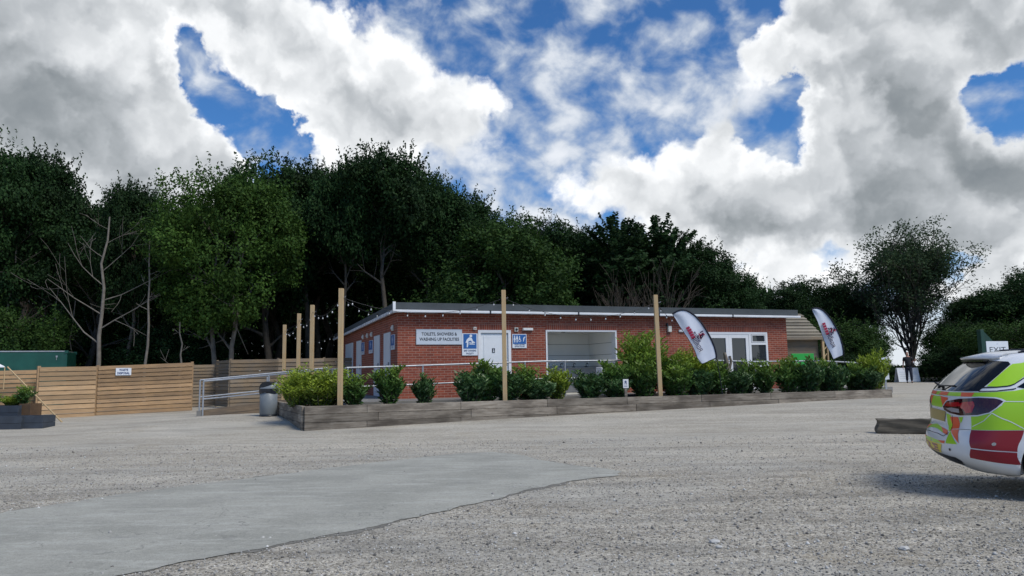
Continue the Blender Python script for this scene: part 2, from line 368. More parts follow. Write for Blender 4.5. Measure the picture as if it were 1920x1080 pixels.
# ------------------------------------------------------------------ ground
def gravel_mat():
    m,t,b=material('gravel',(.3,.3,.28),.9,0,.3); co=coords(t)
    v=t.nodes.new('ShaderNodeTexVoronoi'); v.inputs['Scale'].default_value=55; t.links.new(co,v.inputs['Vector'])
    v2=t.nodes.new('ShaderNodeTexVoronoi'); v2.inputs['Scale'].default_value=17; t.links.new(co,v2.inputs['Vector'])
    s=N(t,'ShaderNodeSeparateColor'); t.links.new(v.outputs['Color'],s.inputs[0])
    s2=N(t,'ShaderNodeSeparateColor'); t.links.new(v2.outputs['Color'],s2.inputs[0])
    r=t.nodes.new('ShaderNodeValToRGB'); t.links.new(s.outputs[0],r.inputs[0]); e=r.color_ramp.elements
    e[0].position=0; e[0].color=(.12,.11,.093,1); e[1].position=1; e[1].color=(.62,.60,.55,1)
    for p,c in ((.25,(.255,.242,.213,1)),(.6,(.36,.345,.31,1)),(.9,(.48,.46,.415,1))): q=e.new(p); q.color=c
    col=mixc(t,mth(t,'MULTIPLY',mth(t,'GREATER_THAN',s2.outputs[1],.86),.6),r.outputs[0],(.42,.41,.39))
    fine=noise(t,co,150,3,.7); col=hsv(t,col,mapr(t,fine,.25,.75,.64,1.36,False))
    # worn areas: dusty blue-grey, tan, damp and the compacted track
    big=noise(t,coords(t,'Object',(.55,1.5,1)),.35,6,.62,.6)
    dust=mapr(t,big,.42,.66); col=mixc(t,mth(t,'MULTIPLY',dust,.55),col,(.36,.365,.355))
    tan=mapr(t,noise(t,co,.55,5,.65),.55,.72); col=mixc(t,mth(t,'MULTIPLY',tan,.5),col,(.235,.20,.14))
    patch=noise(t,coords(t,'Object',(.8,2.6,1)),1.3,6,.7); col=hsv(t,col,mapr(t,patch,.3,.7,.74,1.22,False)); p2=noise(t,coords(t,'Object',(.35,1.0,1)),.9,4,.6); col=hsv(t,col,mapr(t,p2,.35,.65,.86,1.12,False))
    # the driven middle of the yard is finer and paler than the loose stone near the camera
    sp=N(t,'ShaderNodeSeparateXYZ'); t.links.new(co,sp.inputs[0])
    yy=mth(t,'ADD',sp.outputs[1],mth(t,'MULTIPLY',mth(t,'SUBTRACT',noise(t,co,.25,4),.5),7))
    drv=mapr(t,yy,8.5,15.); col=mixc(t,mth(t,'MULTIPLY',drv,.40),col,(.45,.43,.385))
    rut=noise(t,coords(t,'Object',(.16,1.5,1),(0,0,R_(-22))),1.0,5,.6,.5); col=hsv(t,col,mapr(t,rut,.35,.65,.86,1.12,False))
    wm=N(t,'ShaderNodeVectorMath',operation='MULTIPLY'); t.links.new(col,wm.inputs[0]); wm.inputs[1].default_value=(1.08,1.04,.955); col=wm.outputs[0]
    t.links.new(col,b.inputs['Base Color'])
    h=mth(t,'ADD',mth(t,'MULTIPLY',v.outputs['Distance'],-.8),mth(t,'MULTIPLY',fine,.6)); bump(t,b,h,.9,.012); return m
M['gravel']=gravel_mat()
xs=np.concatenate([np.linspace(-400,-40,10)[:-1],np.linspace(-40,60,151),np.linspace(60,400,10)[1:]])
ys=np.concatenate([np.linspace(-60,0,7)[:-1],np.linspace(0,50,101),np.linspace(50,900,14)[1:]])
gv=[(x,y,gz(x,y)) for y in ys for x in xs]; nx=len(xs)
gf=[(j*nx+i,j*nx+i+1,(j+1)*nx+i+1,(j+1)*nx+i) for j in range(len(ys)-1) for i in range(nx-1)]
tag(mesh_np('ground',gv,gf,M['gravel'],smooth=True),kind='structure')

# smoother slab of old tarmac
SLAB=[(-14,2.2),(-9.5,5.3),(-5.63,8.12),(-5.0,9.08),(-4.13,10.14),(-2.72,11.59),(-1.6,12.75),(-1.01,13.2),(-.4,13.3),(-.05,13.05),(.35,12.3),(.79,11.5),(1.25,10.95),(1.5,10.6),(1.42,10.2),(1.0,9.95),(.65,9.6),(.25,9.2),(-.1,8.71),(-.75,7.85),(-1.35,7.05),(-1.95,6.5),(-2.45,6.05),(-3.02,5.4),(-3.9,4.4),(-5.5,2.2),(-7,0)]
def ragged(P, amp, seed, step=.06, far=0):
    r=random.Random(seed); out=[]; n=len(P); k=0; ph=[r.uniform(0,9) for _ in range(6)]
    for i in range(n):
        a=Vector((*P[i],0)); b=Vector((*P[(i+1)%n],0)); L=(b-a).length; d=(b-a)/L; no=Vector((-d.y,d.x,0))
        st=max(1,int(L/step)) if max(abs(a.x),abs(a.y))<16 else 1
        for j in range(st):
            s_=k*step; k+=1
            o=amp*(.5*math.sin(s_*2.1+ph[0])+.35*math.sin(s_*6.3+ph[1])+.3*math.sin(s_*15+ph[2])+.35*r.uniform(-1,1))
            p=a+d*(L*j/st)+no*o; out.append((p.x,p.y))
    return out
def slab_mat():
    m,t,b=material('worn_tarmac',(.33,.34,.34),.85,0,.3); co=coords(t)
    base=mixc(t,mapr(t,noise(t,co,.8,5,.6),.35,.65),(.275,.275,.24),(.345,.343,.30))
    st=noise(t,coords(t,'Object',(1,4.5,1),(0,0,R_(-38))),1.1,6,.7,.4); base=mixc(t,mth(t,'MULTIPLY',mapr(t,st,.48,.66),.6),base,(.42,.42,.375))
    st2=noise(t,coords(t,'Object',(1,3,1),(0,0,R_(-38))),2.1,6,.7,.4); base=mixc(t,mth(t,'MULTIPLY',mapr(t,st2,.54,.68),.5),base,(.235,.235,.22))
    gr_=noise(t,co,95,3,.7); base=hsv(t,base,mapr(t,gr_,.25,.75,.70,1.30,False)); g3=noise(t,co,22,4,.7); base=hsv(t,base,mapr(t,g3,.3,.7,.88,1.12,False))
    ck=t.nodes.new('ShaderNodeTexVoronoi'); ck.feature='DISTANCE_TO_EDGE'; ck.inputs['Scale'].default_value=.9; wv=N(t,'ShaderNodeVectorMath',operation='ADD'); t.links.new(co,wv.inputs[0]); nz_=t.nodes.new('ShaderNodeTexNoise'); nz_.inputs['Scale'].default_value=2.5; nz_.inputs['Detail'].default_value=6; t.links.new(co,nz_.inputs['Vector']); t.links.new(nz_.outputs['Color'],wv.inputs[1]); t.links.new(wv.outputs[0],ck.inputs['Vector'])
    crk=mth(t,'MULTIPLY',mapr(t,ck.outputs['Distance'],.003,.014,1,0),mapr(t,noise(t,co,.5,3),.48,.6)); base=mixc(t,mth(t,'MULTIPLY',crk,.5),base,(.13,.13,.12))
    v=t.nodes.new('ShaderNodeTexVoronoi'); v.inputs['Scale'].default_value=9; v.inputs['Randomness'].default_value=1; t.links.new(co,v.inputs['Vector'])
    s=N(t,'ShaderNodeSeparateColor'); t.links.new(v.outputs['Color'],s.inputs[0])
    pit=mth(t,'MULTIPLY',mapr(t,v.outputs['Distance'],.04,.12,1,0),mth(t,'GREATER_THAN',s.outputs[0],.80)); base=mixc(t,mth(t,'MULTIPLY',pit,.6),base,(.12,.12,.115))
    t.links.new(base,b.inputs['Base Color']); bump(t,b,gr_,.5,.004); return m
M['slab']=slab_mat(); M['tar']=grubby('broken_tarmac_edge',(.22,.21,.18),.9,0,.4,9,b_=.6)
SL=ragged(SLAB,.05,3,.045)
def poly_sheet(name,P,z0,z1,mat):
    bm=bmesh.new(); vs=[bm.verts.new((x,y,gz(x,y)+z1)) for x,y in P]; f=bm.faces.new(vs)
    if f.normal.z<0: f.normal_flip()
    bmesh.ops.triangulate(bm,faces=[f]); me=bpy.data.meshes.new(name); bm.to_mesh(me); bm.free(); me.materials.append(mat); return link(name,me)
tag(poly_sheet('tarmac_slab',SL,0,.008,M['slab']),kind='structure')
edge=[(x+.05,y-.055) if (i<9999 and x>-16) else (x,y) for i,(x,y) in enumerate(SLAB)]
tag(poly_sheet('slab_edge',ragged([(x+.012,y-.028) if y<9.7 else (x,y-.004) for x,y in SLAB],.075,11,.045),0,.004,M['tar']),kind='structure')

# loose stones on the surface
def in_poly(x,y,P):
    c=np.zeros(x.shape,bool); n=len(P)
    for i in range(n):
        x0,y0=P[i]; x1,y1=P[(i+1)%n]
        if y0==y1: continue
        k=((y0>y)!=(y1>y))&(x<(x1-x0)*(y-y0)/(y1-y0)+x0); c^=k
    return c
g=np.random.default_rng(5)
n=90000
yy=3.8+12*g.random(n)**1.6; xx=(g.random(n)*2-1)*(.8*yy+.8)
ins=in_poly(xx,yy,[(x,y) for x,y in SLAB]); near=np.zeros(len(xx),bool)
for i in range(len(SLAB)):
    (x0_,y0_),(x1_,y1_)=SLAB[i],SLAB[(i+1)%len(SLAB)]; L2=(x1_-x0_)**2+(y1_-y0_)**2; tt=np.clip(((xx-x0_)*(x1_-x0_)+(yy-y0_)*(y1_-y0_))/L2,0,1); near|=np.hypot(xx-x0_-tt*(x1_-x0_),yy-y0_-tt*(y1_-y0_))<.30*(.4+g.random(n))
keep=~ins|(near&(g.random(n)<.6))|(g.random(n)<.05); xx,yy=xx[keep],yy[keep]; n=len(xx)
sz=.004+.008*g.random(n)**2.3+.013*(g.random(n)<.012)
octv=np.array([(1,0,0),(0,1,0),(-1,0,0),(0,-1,0),(.1,.1,.8),(0,0,-.5)]); octf=np.array([(0,1,4),(1,2,4),(2,3,4),(3,0,4),(1,0,5),(2,1,5),(3,2,5),(0,3,5)])
V=octv[None]*(.65+.7*g.random((n,6,3)))*sz[:,None,None]; a=g.random(n)*6.28; ca,sa=np.cos(a),np.sin(a)
V=np.stack([V[...,0]*ca[:,None]-V[...,1]*sa[:,None],V[...,0]*sa[:,None]+V[...,1]*ca[:,None],V[...,2]],-1)
gzz=np.array([gz(x,y) for x,y in zip(xx,yy)]); V+=np.stack([xx,yy,gzz+sz*.25],1)[:,None,:]
def stone_mat():
    m,t,b=material('loose_stones',(.35,.34,.32),.9,0,.3); r=t.nodes.new('ShaderNodeValToRGB'); t.links.new(island(t),r.inputs[0]); e=r.color_ramp.elements
    e[0].color=(.11,.105,.095,1); e[1].color=(.68,.67,.64,1)
    for p,c in ((.35,(.25,.24,.22,1)),(.8,(.40,.39,.365,1))): q=e.new(p); q.color=c
    t.links.new(r.outputs[0],b.inputs['Base Color']); return m
M['stones']=stone_mat()
tag(mesh_np('loose_gravel',V.reshape(-1,3),(octf[None]+6*np.arange(n)[:,None,None]).reshape(-1,3),M['stones']),kind='stuff',label='loose pale gravel stones scattered over the yard')
for px,py,s_,lb in ((1340,1018,.035,'larger of the pale stones lying together on the gravel in the foreground'),(1348,1028,.022,'smaller flat pale stone touching the larger one in the foreground'),(1696,1031,.032,'single whitish stone on the gravel at the lower right')):
    d=ray(px,py); p=Vector((0,0,EYE))+d*(-EYE/d.z)
    bm=bmesh.new(); bmesh.ops.create_icosphere(bm,subdivisions=2,radius=s_)
    for v in bm.verts: v.co=Vector((v.co.x*1.3,v.co.y,v.co.z*.6))*(1+.18*math.sin(v.co.x*170+px)*math.cos(v.co.y*130))
    me=bpy.data.meshes.new('stone'); bm.to_mesh(me); bm.free(); me.materials.append(M['stone']); o=link('stone',me); o.location=(p.x,p.y,.012); tag(o,lb,'stone')

# ------------------------------------------------------------------ brick toilet block
PHI=.3631; B0=Vector((-3.4922,21.9554,FLOOR))
BM=Matrix.Translation(B0)@Matrix.Rotation(PHI,4,'Z')
def bw(x,y,z=0): return BM@Vector((x,y,z))
bld=thing('brick_building','long low red brick facilities block with dark flat roof and white gutter','building',B0,PHI)
LEN,DEP,WH,T=14.73,13.9,2.66,.25
DOOR=(2.56,3.667,2.085); OPN=(4.889,7.505,2.097); FR=(11.10,13.82,2.062)
w_=MB(); z0=-.9
segs=[(0,DOOR[0]),(DOOR[1],OPN[0]),(OPN[1],FR[0]),(FR[1],LEN)]
w_=MB()
# front wall as butted pieces round the openings
for a,b in segs: w_.box((a,0,z0),(b,T,2.30))
for (a,b,h) in (DOOR,OPN,FR): w_.box((a,0,h+.215),(b,T,2.30)); w_.box((a,0,z0),(b,T,-.012))
w_.box((0,0,2.30),(LEN,T,2.75))
w_.build('front_wall',M['brick'],bld)
for (a,b,h) in (DOOR,OPN,FR): MB().box((a,-.003,h+.001),(b,T,h+.214)).build('soldier_course',M['soldier'],bld)
side=[(1.05,2.18),(2.88,4.0),(6.77,8.05),(8.96,11.2)]
w_=MB(); prev=T
for a,b in side: w_.box((0,prev,z0),(T,a,2.30)); w_.box((0,a,2.08),(T,b,2.30)); w_.box((0,a,z0),(T,b,-.012)); prev=b
w_.box((0,prev,z0),(T,DEP,2.30))
w_.add([(0,T,2.30),(0,DEP,2.30),(0,DEP,2.50),(0,T,2.74),(T,T,2.30),(T,DEP,2.30),(T,DEP,2.50),(T,T,2.74)],[(0,3,2,1),(4,5,6,7),(3,7,6,2),(0,4,7,3),(1,2,6,5)])
w_.build('side_wall',M['brick'],bld)
w_=MB().box((LEN-T,T,z0),(LEN,DEP,2.5)).box((T,DEP-T,z0),(LEN-T,DEP,2.45)); w_.build('rear_wall',M['brick'],bld)
# roof: dark fascia with a thin felt top, falling to the rear
def roofslab(x0,x1,y0,y1,zf,zb,th):
    return [(x0,y0,zf),(x1,y0,zf),(x1,y1,zb),(x0,y1,zb),(x0,y0,zf+th),(x1,y0,zf+th),(x1,y1,zb+th),(x0,y1,zb+th)]
BF=[(0,3,2,1),(4,5,6,7),(0,1,5,4),(1,2,6,5),(2,3,7,6),(3,0,4,7)]
MB().add(roofslab(-.13,LEN+.36,-.25,DEP+.4,2.69,2.50,.20),BF).build('roof',M['roof'],bld)
MB().add(roofslab(-.10,LEN+.33,-.22,DEP+.37,2.625,2.435,.06),BF).build('soffit',M['soffit'],bld)
gt=MB()
# front gutter in lengths with clips
for i in range(5):
    a=-.19+i*(LEN+.6)/5; b=a+(LEN+.6)/5-.012
    gt.prism([(-.345,2.665),(-.345,2.60),(-.325,2.578),(-.285,2.578),(-.262,2.60),(-.262,2.665)],a,b,axis='x')
gt.build('front_gutter',M['gutter'],bld)
k_=(2.435-2.625)/(DEP+.59)
MB().add([(-.205,-.345,2.578),(-.135,-.345,2.578),(-.135,DEP+.3,2.39),(-.205,DEP+.3,2.39),(-.205,-.345,2.67),(-.135,-.345,2.67),(-.135,DEP+.3,2.48),(-.205,DEP+.3,2.48)],BF).build('side_gutter',M['gutter'],bld)
MB().box((-.215,-.36,2.60),(-.135,-.30,2.90)).build('corner_trim',M['gutter'],bld)
for i in range(1,5):
    a=-.19+i*(LEN+.6)/5; MB().box((a-.03,-.352,2.572),(a+.02,-.255,2.672)).build('gutter_clip',M['dark'],bld)
# front door
d_=MB(); a,b,h=DOOR
d_.box((a,-.02,0),(a+.09,.12,h)); d_.box((b-.09,-.02,0),(b,.12,h)); d_.box((a+.09,-.02,h-.09),(b-.09,.12,h)); d_.build('door_frame',M['white'],bld)
dr=MB().box((a+.10,.03,.01),(b-.10,.075,h-.10)); dr.box((a+.20,.018,.45),(b-.20,.031,h-.20)); dr=dr.build('door',M['white_door'],bld)
MB().box((a+.475,.004,1.37),(a+.565,.017,1.51)).build('symbol_plate',M['ink'],dr)
sy=MB(); cx,cz=a+.52,1.44
sy.disc(cx-.005,cz+.045,.011,.001,.003); sy.box((cx-.011,.001,cz-.01),(cx+.001,.003,cz+.032)); sy.box((cx-.005,.001,cz-.012),(cx+.02,.003,cz-.002)); sy.disc(cx-.002,cz-.03,.022,.001,.0025); sy.build('wheelchair_symbol',M['signwhite'],dr)
MB().box((b-.165,-.02,.95),(b-.145,.03,1.12)).tube([(b-.155,-.035,1.07),(b-.26,-.035,1.07)],.009).tube([(b-.155,-.035,1.07),(b-.155,.0,1.07)],.009).build('handle',M['steel'],dr)
# wash-up recess
a,b,h=OPN; D=2.1
r_=MB(); r_.box((a-.1,D,-.1),(b+.1,D+.1,h+.3)); r_.box((a-.1,T,-.1),(a,D,h+.3)); r_.box((b,T,-.1),(b+.1,D,h+.3)); r_.build('recess_wall',M['tile'],bld)
MB().box((a,T,h+.02),(b,D,h+.1)).build('recess_ceiling',M['tile'],bld)
MB().box((a,-.02,-.011),(b,D,.0)).build('recess_floor',M['offwhite'],bld)
fr=MB(); fr.box((a,-.015,0),(a+.05,T+.02,h)); fr.box((b-.05,-.015,0),(b,T+.02,h)); fr.box((a+.05,-.015,h-.05),(b-.05,T+.02,h)); fr.build('opening_trim',M['white'],bld)
jn=MB()
for zz in (.9,1.3,1.7): jn.box((b-.006,T+.03,zz),(b-.001,D-.01,zz+.012)); jn.box((a+.01,D-.006,zz),(b-.01,D-.001,zz+.012))
jn.build('panel_joint',M['soffit'],bld)
ct=MB().box((a+.35,1.35,.83),(b-.02,D-.01,.88),bev=.008); ct=ct.build('worktop',M['steel'],bld)
MB().box((a+.38,1.40,.01),(b-.03,1.44,.829)).build('counter_front',M['steel'],bld)
for i in range(4):
    tp=MB(); x=a+.75+i*.5; tp.tube([(x,1.62,.88),(x,1.62,1.0),(x,1.50,1.02),(x,1.47,.98)],.012).box((x-.05,1.60,.88),(x+.05,1.64,.91)); tp.build('tap',M['dark'],bld)
MB().box((a+1.02,.9,h-.03),(a+1.12,1.0,h+.02)).build('sensor',M['dark'],bld)
MB().box((b-.9,-.55,.02),(b-.25,-.15,.86),bev=.02).build('white_cupboard',M['white'],bld)
# french doors
a,b,h=FR
f_=MB(); y0,y1=-.01,.09
xs_=[a,a+.09,12.16,12.25,13.03,13.11,b-.08,b]
f_.box((a,y0,0),(a+.08,y1,h)).box((b-.08,y0,0),(b,y1,h)).box((a+.08,y0,h-.08),(b-.08,y1,h)).box((12.98,y0,0),(13.08,y1,h-.08)).box((a+.08,y0,0),(12.98,y1,.07)).box((13.08,y0,0),(b-.08,y1,.07))
f_.box((13.08,y0,1.60),(b-.08,y1,1.68)).box((13.08,y0,.80),(b-.08,y1,.86))
f_.build('door_frame',M['white'],bld)
def leaf(x0,x1,nm):
    q=MB(); s_=.13; q.box((x0,y0+.01,.075),(x0+s_,y1-.02,h-.085)).box((x1-s_,y0+.01,.075),(x1,y1-.02,h-.085)).box((x0+s_,y0+.01,h-.085-s_),(x1-s_,y1-.02,h-.085)).box((x0+s_,y0+.01,.075),(x1-s_,y1-.02,.075+.22))
    q=q.build(nm,M['white'],bld)
    MB().box((x0+s_,.03,.29),(x1-s_,.045,h-.21)).build('pane',M['glass'],q)
    MB().box((x0+.02 if x0>12 else x1-.045,-.03,1.02),(x0+.045 if x0>12 else x1-.02,.0,1.2)).build('handle',M['steel'],q); return q
leaf(a+.085,12.10-.005,'french_door'); leaf(12.10,12.975,'french_door')
ww=MB().box((13.08,.03,.86),(b-.08,.045,1.60)).box((13.08,.03,1.68),(b-.08,.045,h-.08)).box((13.08,.03,.07),(b-.08,.045,.80)).build('pane',M['glass'],bld)
q=MB(); x0,x1=13.10,b-.10
q.box((x0,-.02,1.69),(x1,.028,1.72)).box((x0,-.02,h-.12),(x1,.028,h-.09)).box((x0,-.02,1.72),(x0+.03,.028,h-.12)).box((x1-.03,-.02,1.72),(x1,.028,h-.12)); q.build('fanlight_frame',M['white'],bld)
# inside of the room behind the glass so the panes have something to be dark against
MB().box((a-.5,3.2,0),(b+.5,3.3,2.5)).box((a-.5,T,-.02),(b+.5,3.2,-.005)).build('room_interior',M['soffit'],bld)
# side doors, each standing proud of the wall
for i,(s0,s1) in enumerate(side):
    dd=MB().box((-.02,s0+.03,.0),(.04,s1-.03,2.07))
    if s1-s0>2: dd=MB().box((-.02,s0+.03,.0),(.04,(s0+s1)/2-.005,2.07)).box((-.02,(s0+s1)/2+.005,.0),(.04,s1-.03,2.07))
    dd=dd.build('side_door',M['white_door'],bld)
    MB().tube([(-.06,s0+.14,1.05),(-.06,s0+.28,1.05)],.01).box((-.06,s0+.12,.95),(-.02,s0+.16,1.12)).build('handle',M['steel'],dd)
# fittings on the brickwork
def fit(name,a,b,mat,label,cat,dep=.06,extra=None,rnd_=0):
    o=thing(name,label,cat,bw((a[0]+b[0])/2,0,(a[1]+b[1])/2),PHI)
    hw,hh=abs(b[0]-a[0])/2,abs(b[1]-a[1])/2
    MB().box((-hw,-dep,-hh),(hw,0,hh),bev=min(.01,dep*.3)).build('casing',mat,o)
    if extra: extra(o,hw,hh,dep)
    return o
fit('alarm_box',(2.40,2.18),(2.507,2.08),M['offwhite'],'small cream box on the brick above the baby changing sign','alarm box',.05,lambda o,w,h,d:MB().box((-.03,-d-.006,-.02),(.03,-d,.0)).build('grille',M['red'],o))
fit('camera_box',(3.788,2.172),(3.915,2.035),M['offwhite'],'square cream call unit with a round dark speaker left of the long lamp','call unit',.05,lambda o,w,h,d:MB().disc(0,0,.042,-d-.012,-d).build('speaker',M['dark'],o))
fit('bulkhead_lamp',(4.065,2.156),(4.426,2.065),M['offwhite'],'long cream bulkhead lamp on the brick above the toilets sign','lamp',.07,lambda o,w,h,d:MB().box((-w+.02,-d-.02,-h+.015),(w-.02,-d,h-.015),bev=.008).build('diffuser',M['white'],o))
fit('wall_lamp',(9.52,2.26),(9.66,2.05),M['offwhite'],'white floodlight on the brick beside the right front post','lamp',.09,lambda o,w,h,d:MB().box((-w-.04,-d*.6,h-.02),(-w+.02,-.0,h+.10)).build('bracket',M['dark'],o))
fit('air_vent',(9.98,2.13),(10.2,2.05),M['white'],'flat white vent cover behind the larger feather flag','vent',.05,lambda o,w,h,d:MB().box((-w+.01,-d-.004,-.01),(w-.01,-d,.0)).build('slot',M['soffit'],o))

def text_mesh(txt, size, space=1.0, align='CENTER', line=1.0, bold=0.):
    cu=bpy.data.curves.new('t','FONT'); cu.body=txt; cu.size=size; cu.align_x=align; cu.align_y='CENTER'; cu.space_character=space; cu.space_line=line; cu.offset=bold; cu.resolution_u=3
    o=bpy.data.objects.new('t',cu); C.objects.link(o); dg=bpy.context.evaluated_depsgraph_get(); dg.update()
    me=bpy.data.meshes.new_from_object(o.evaluated_get(dg)); bpy.data.objects.remove(o); bpy.data.curves.remove(cu); return me
def text(name, txt, size, mat, parent, x, z, y=-.02, width=None, rot=0, **kw):
    """flat lettering on a face that looks towards local -Y"""
    me=text_mesh(txt,size,**kw); xs=[v.co.x for v in me.vertices]; wd=max(xs)-min(xs); sx=(width/wd) if width else 1
    cxm=(max(xs)+min(xs))/2
    for v in me.vertices:
        u,t=(v.co.x-cxm)*sx,v.co.y; cr,sr=math.cos(rot),math.sin(rot); v.co=(x+u*cr-t*sr,y,z+u*sr+t*cr)
    me.name=name; me.materials.clear(); me.materials.append(mat); me.uv_layers.new(); return link(name,me,parent)
def person_icon(q,cx,cz,s,y0,y1,skirt=False):
    q.disc(cx,cz+.40*s,.085*s,y0,y1)
    if skirt: q.prism([(cx-.07*s,cz+.29*s),(cx+.07*s,cz+.29*s),(cx+.16*s,cz-.10*s),(cx-.16*s,cz-.10*s)],y0,y1)
    else: q.prism([(cx-.13*s,cz+.29*s),(cx+.13*s,cz+.29*s),(cx+.13*s,cz-.02*s),(cx-.13*s,cz-.02*s)],y0,y1)
    q.box((cx-.08*s,y0,cz-.42*s),(cx-.015*s,y1,cz-.04*s)).box((cx+.015*s,y0,cz-.42*s),(cx+.08*s,y1,cz-.04*s))
# main sign
sg=thing('facilities_sign','long pale grey sign reading toilets, showers and washing up facilities','sign',bw(1.30,0,1.86),PHI)
MB().box((-.72,-.03,-.225),(.72,-.002,.225)).build('panel',M['signgrey'],sg)
MB().box((-.735,-.026,-.24),(.735,-.004,-.226)).box((-.735,-.026,.226),(.735,-.004,.24)).box((-.735,-.026,-.226),(-.721,-.004,.226)).box((.721,-.026,-.226),(.735,-.004,.226)).build('rim',M['galv'],sg)
text('lettering','TOILETS, SHOWERS &',.135,M['ink'],sg,0,.085,-.033,1.13,bold=.003); text('lettering','WASHING UP FACILITIES',.135,M['ink'],sg,0,-.075,-.033,1.26,bold=.003)
# baby changing sign
sg=thing('baby_changing_sign','upright blue and white sign with a figure changing a baby','sign',bw(2.285,0,1.63),PHI)
MB().box((-.255,-.03,-.345),(.255,-.002,.345)).build('panel',M['signwhite'],sg)
MB().box((-.215,-.034,-.135),(.215,-.0305,.325)).build('blue_field',M['blue'],sg)
q=MB(); y0,y1=-.037,-.0345
q.disc(.03,.265,.045,y0,y1); q.prism([(-.02,.225),(.06,.20),(.10,.10),(.17,.065),(.16,.04),(.07,.06),(.03,.12),(-.05,.10),(-.05,.02),(-.075,-.09),(-.11,-.09),(-.10,.05),(-.15,.05),(-.10,.16)],y0,y1)
q.box((-.02,y0,-.005),(.16,y1,.018)); q.prism([(.0,.03),(.10,.03),(.13,.055),(.08,.06),(.0,.05)],y0,y1); q.disc(-.0,.05,.022,y0,y1)
q.build('figure_symbol',M['signwhite'],sg)
text('lettering','BABY CHANGING',.075,M['darkblue_ink'],sg,0,-.20,-.033,.40,bold=.002); text('lettering','FACILITY',.075,M['darkblue_ink'],sg,0,-.29,-.033,.25,bold=.002)
# toilets sign
def toilet_sign(label,M4,parent_rot,w=.245,h=.225,group=None,name='toilets_sign'):
    sg=thing(name,label,'sign',M4,parent_rot,group)
    MB().box((-w,-.03,-h),(w,-.002,h)).build('panel',M['signwhite'],sg)
    MB().box((-w+.02,-.034,-h+.13),(w-.02,-.0305,h-.02)).build('blue_field',M['blue'],sg)
    return sg
sg=toilet_sign('blue sign with man, woman, wheelchair and shower symbols right of the white door',bw(3.955,0,1.735),PHI)
q=MB(); y0,y1=-.037,-.0345
person_icon(q,-.17,.055,.24,y0,y1,True); person_icon(q,-.085,.055,.24,y0,y1)
q.disc(.0,.145,.018,y0,y1); q.prism([(-.012,.125),(.012,.125),(.03,.05),(.06,.0),(.045,-.01),(.015,.035),(-.02,.04)],y0,y1)
for i in range(12):
    a0=R_(150+i*17); a1=R_(150+(i+1)*17); q.prism([(.005+.05*math.cos(a0),.02+.05*math.sin(a0)),(.005+.05*math.cos(a1),.02+.05*math.sin(a1)),(.005+.037*math.cos(a1),.02+.037*math.sin(a1)),(.005+.037*math.cos(a0),.02+.037*math.sin(a0))],y0,y1)
q.prism([(.12,-.02),(.135,-.02),(.175,.10),(.20,.12),(.195,.15),(.13,.10)],y0,y1)
q.build('toilet_symbols',M['signwhite'],sg)
text('lettering','TOILETS & SHOWERS',.05,M['darkblue_ink'],sg,0,-.125,-.033,.36,bold=.0015); text('lettering','DISABLED FACILITIES',.042,M['darkblue_ink'],sg,0,-.18,-.033,.34,bold=.0015)
# signs and number lamps on the side wall (the wall looks towards local -X)
for (s0,s1,lb) in ((.31,.93,'blue and white sign on the end wall nearest the front corner'),(4.17,5.03,'nearer of the two blue signs between the middle doors of the end wall'),(6.02,6.70,'farther of the two blue signs between the middle doors of the end wall')):
    sg=toilet_sign(lb,bw(0,(s0+s1)/2,1.73),PHI-math.pi/2,(s1-s0)/2*.85,.235,name='wall_sign'); 
    for ix,sk in ((-.05,False),(.08,True)): q=MB(); person_icon(q,ix,.06,.24,-.037,-.0345,sk); q.build('figure_symbol',M['signwhite'],sg)
    text('lettering','SHOWER' if s0<1 else 'TOILET',.06,M['darkblue_ink'],sg,0,-.16,-.033,.3)
for s0,lb in ((.62,'small white lamp above the sign nearest the building corner'),(4.4,'small white lamp above the nearer middle sign'),(5.3,'small white box between the two middle lamps of the end wall'),(6.3,'small white lamp above the farther middle sign')):
    o=thing('wall_lamp',lb,'lamp',bw(0,s0,2.17),PHI-math.pi/2); MB().box((-.07,-.06,-.09),(.07,0,.09),bev=.015).build('casing',M['offwhite'],o); MB().disc(0,-.01,.04,-.085,-.058).build('lens',M['white'],o)

# terrace, ramp and soil
M['concrete']=grubby('concrete_paving',(.24,.235,.22),.85,0,.25,1.5,b_=.3)
def bpoly(name,pts,z0,z1,mat,kind=None):
    o=MB().prism([(p.x,p.y) for p in pts],z0,z1,axis='z').build(name,mat); 
    if kind: tag(o,kind=kind)
    return o
bpoly('terrace',[bw(-1.7,-1.45),bw(18.2,-1.45),bw(18.2,14),bw(-1.7,14)],-.2,FLOOR-.012,M['concrete'],'structure')

# ------------------------------------------------------------------ raised sleeper bed
PA=Vector((-5.09,17.79,0)); PB=Vector((12.15,23.54,0)); PC=Vector((-6.97,21.59,0)); PD=bw(15.75,-1.50)
bed=thing('raised_bed','long raised planting bed walled with weathered grey timber sleepers','raised bed',(PA.x,PA.y,0))
def sleepers(name,P,Q,top,n,parent,seed,L=2.4,off=0.,th=.1):
    r=random.Random(seed); d=(Q-P); ln=Vector((d.x,d.y)).length; ang=math.atan2(d.y,d.x); base=Vector((P.x,P.y,0))-parent.location
    T0=Matrix.Translation(base)@Matrix.Rotation(ang,4,'Z'); q=MB()
    for k in range(n):
        x=-(r.random()*L if k%2 else off); z1=top-k*.2; 
        while x<ln:
            a,b=max(0,x)+.003,min(ln,x+L)-.003
            if b-a>.05:
                j=r.uniform(-.006,.006); q.box((a,-th/2+j,z1-.195),(b,th/2+j,z1-(.0 if k else 0)),T0,bev=.008)
            x+=L
    return q.build(name,M['sleeper'],parent)
sleepers('front_wall',PA,PB,FLOOR,4,bed,3,off=.9)
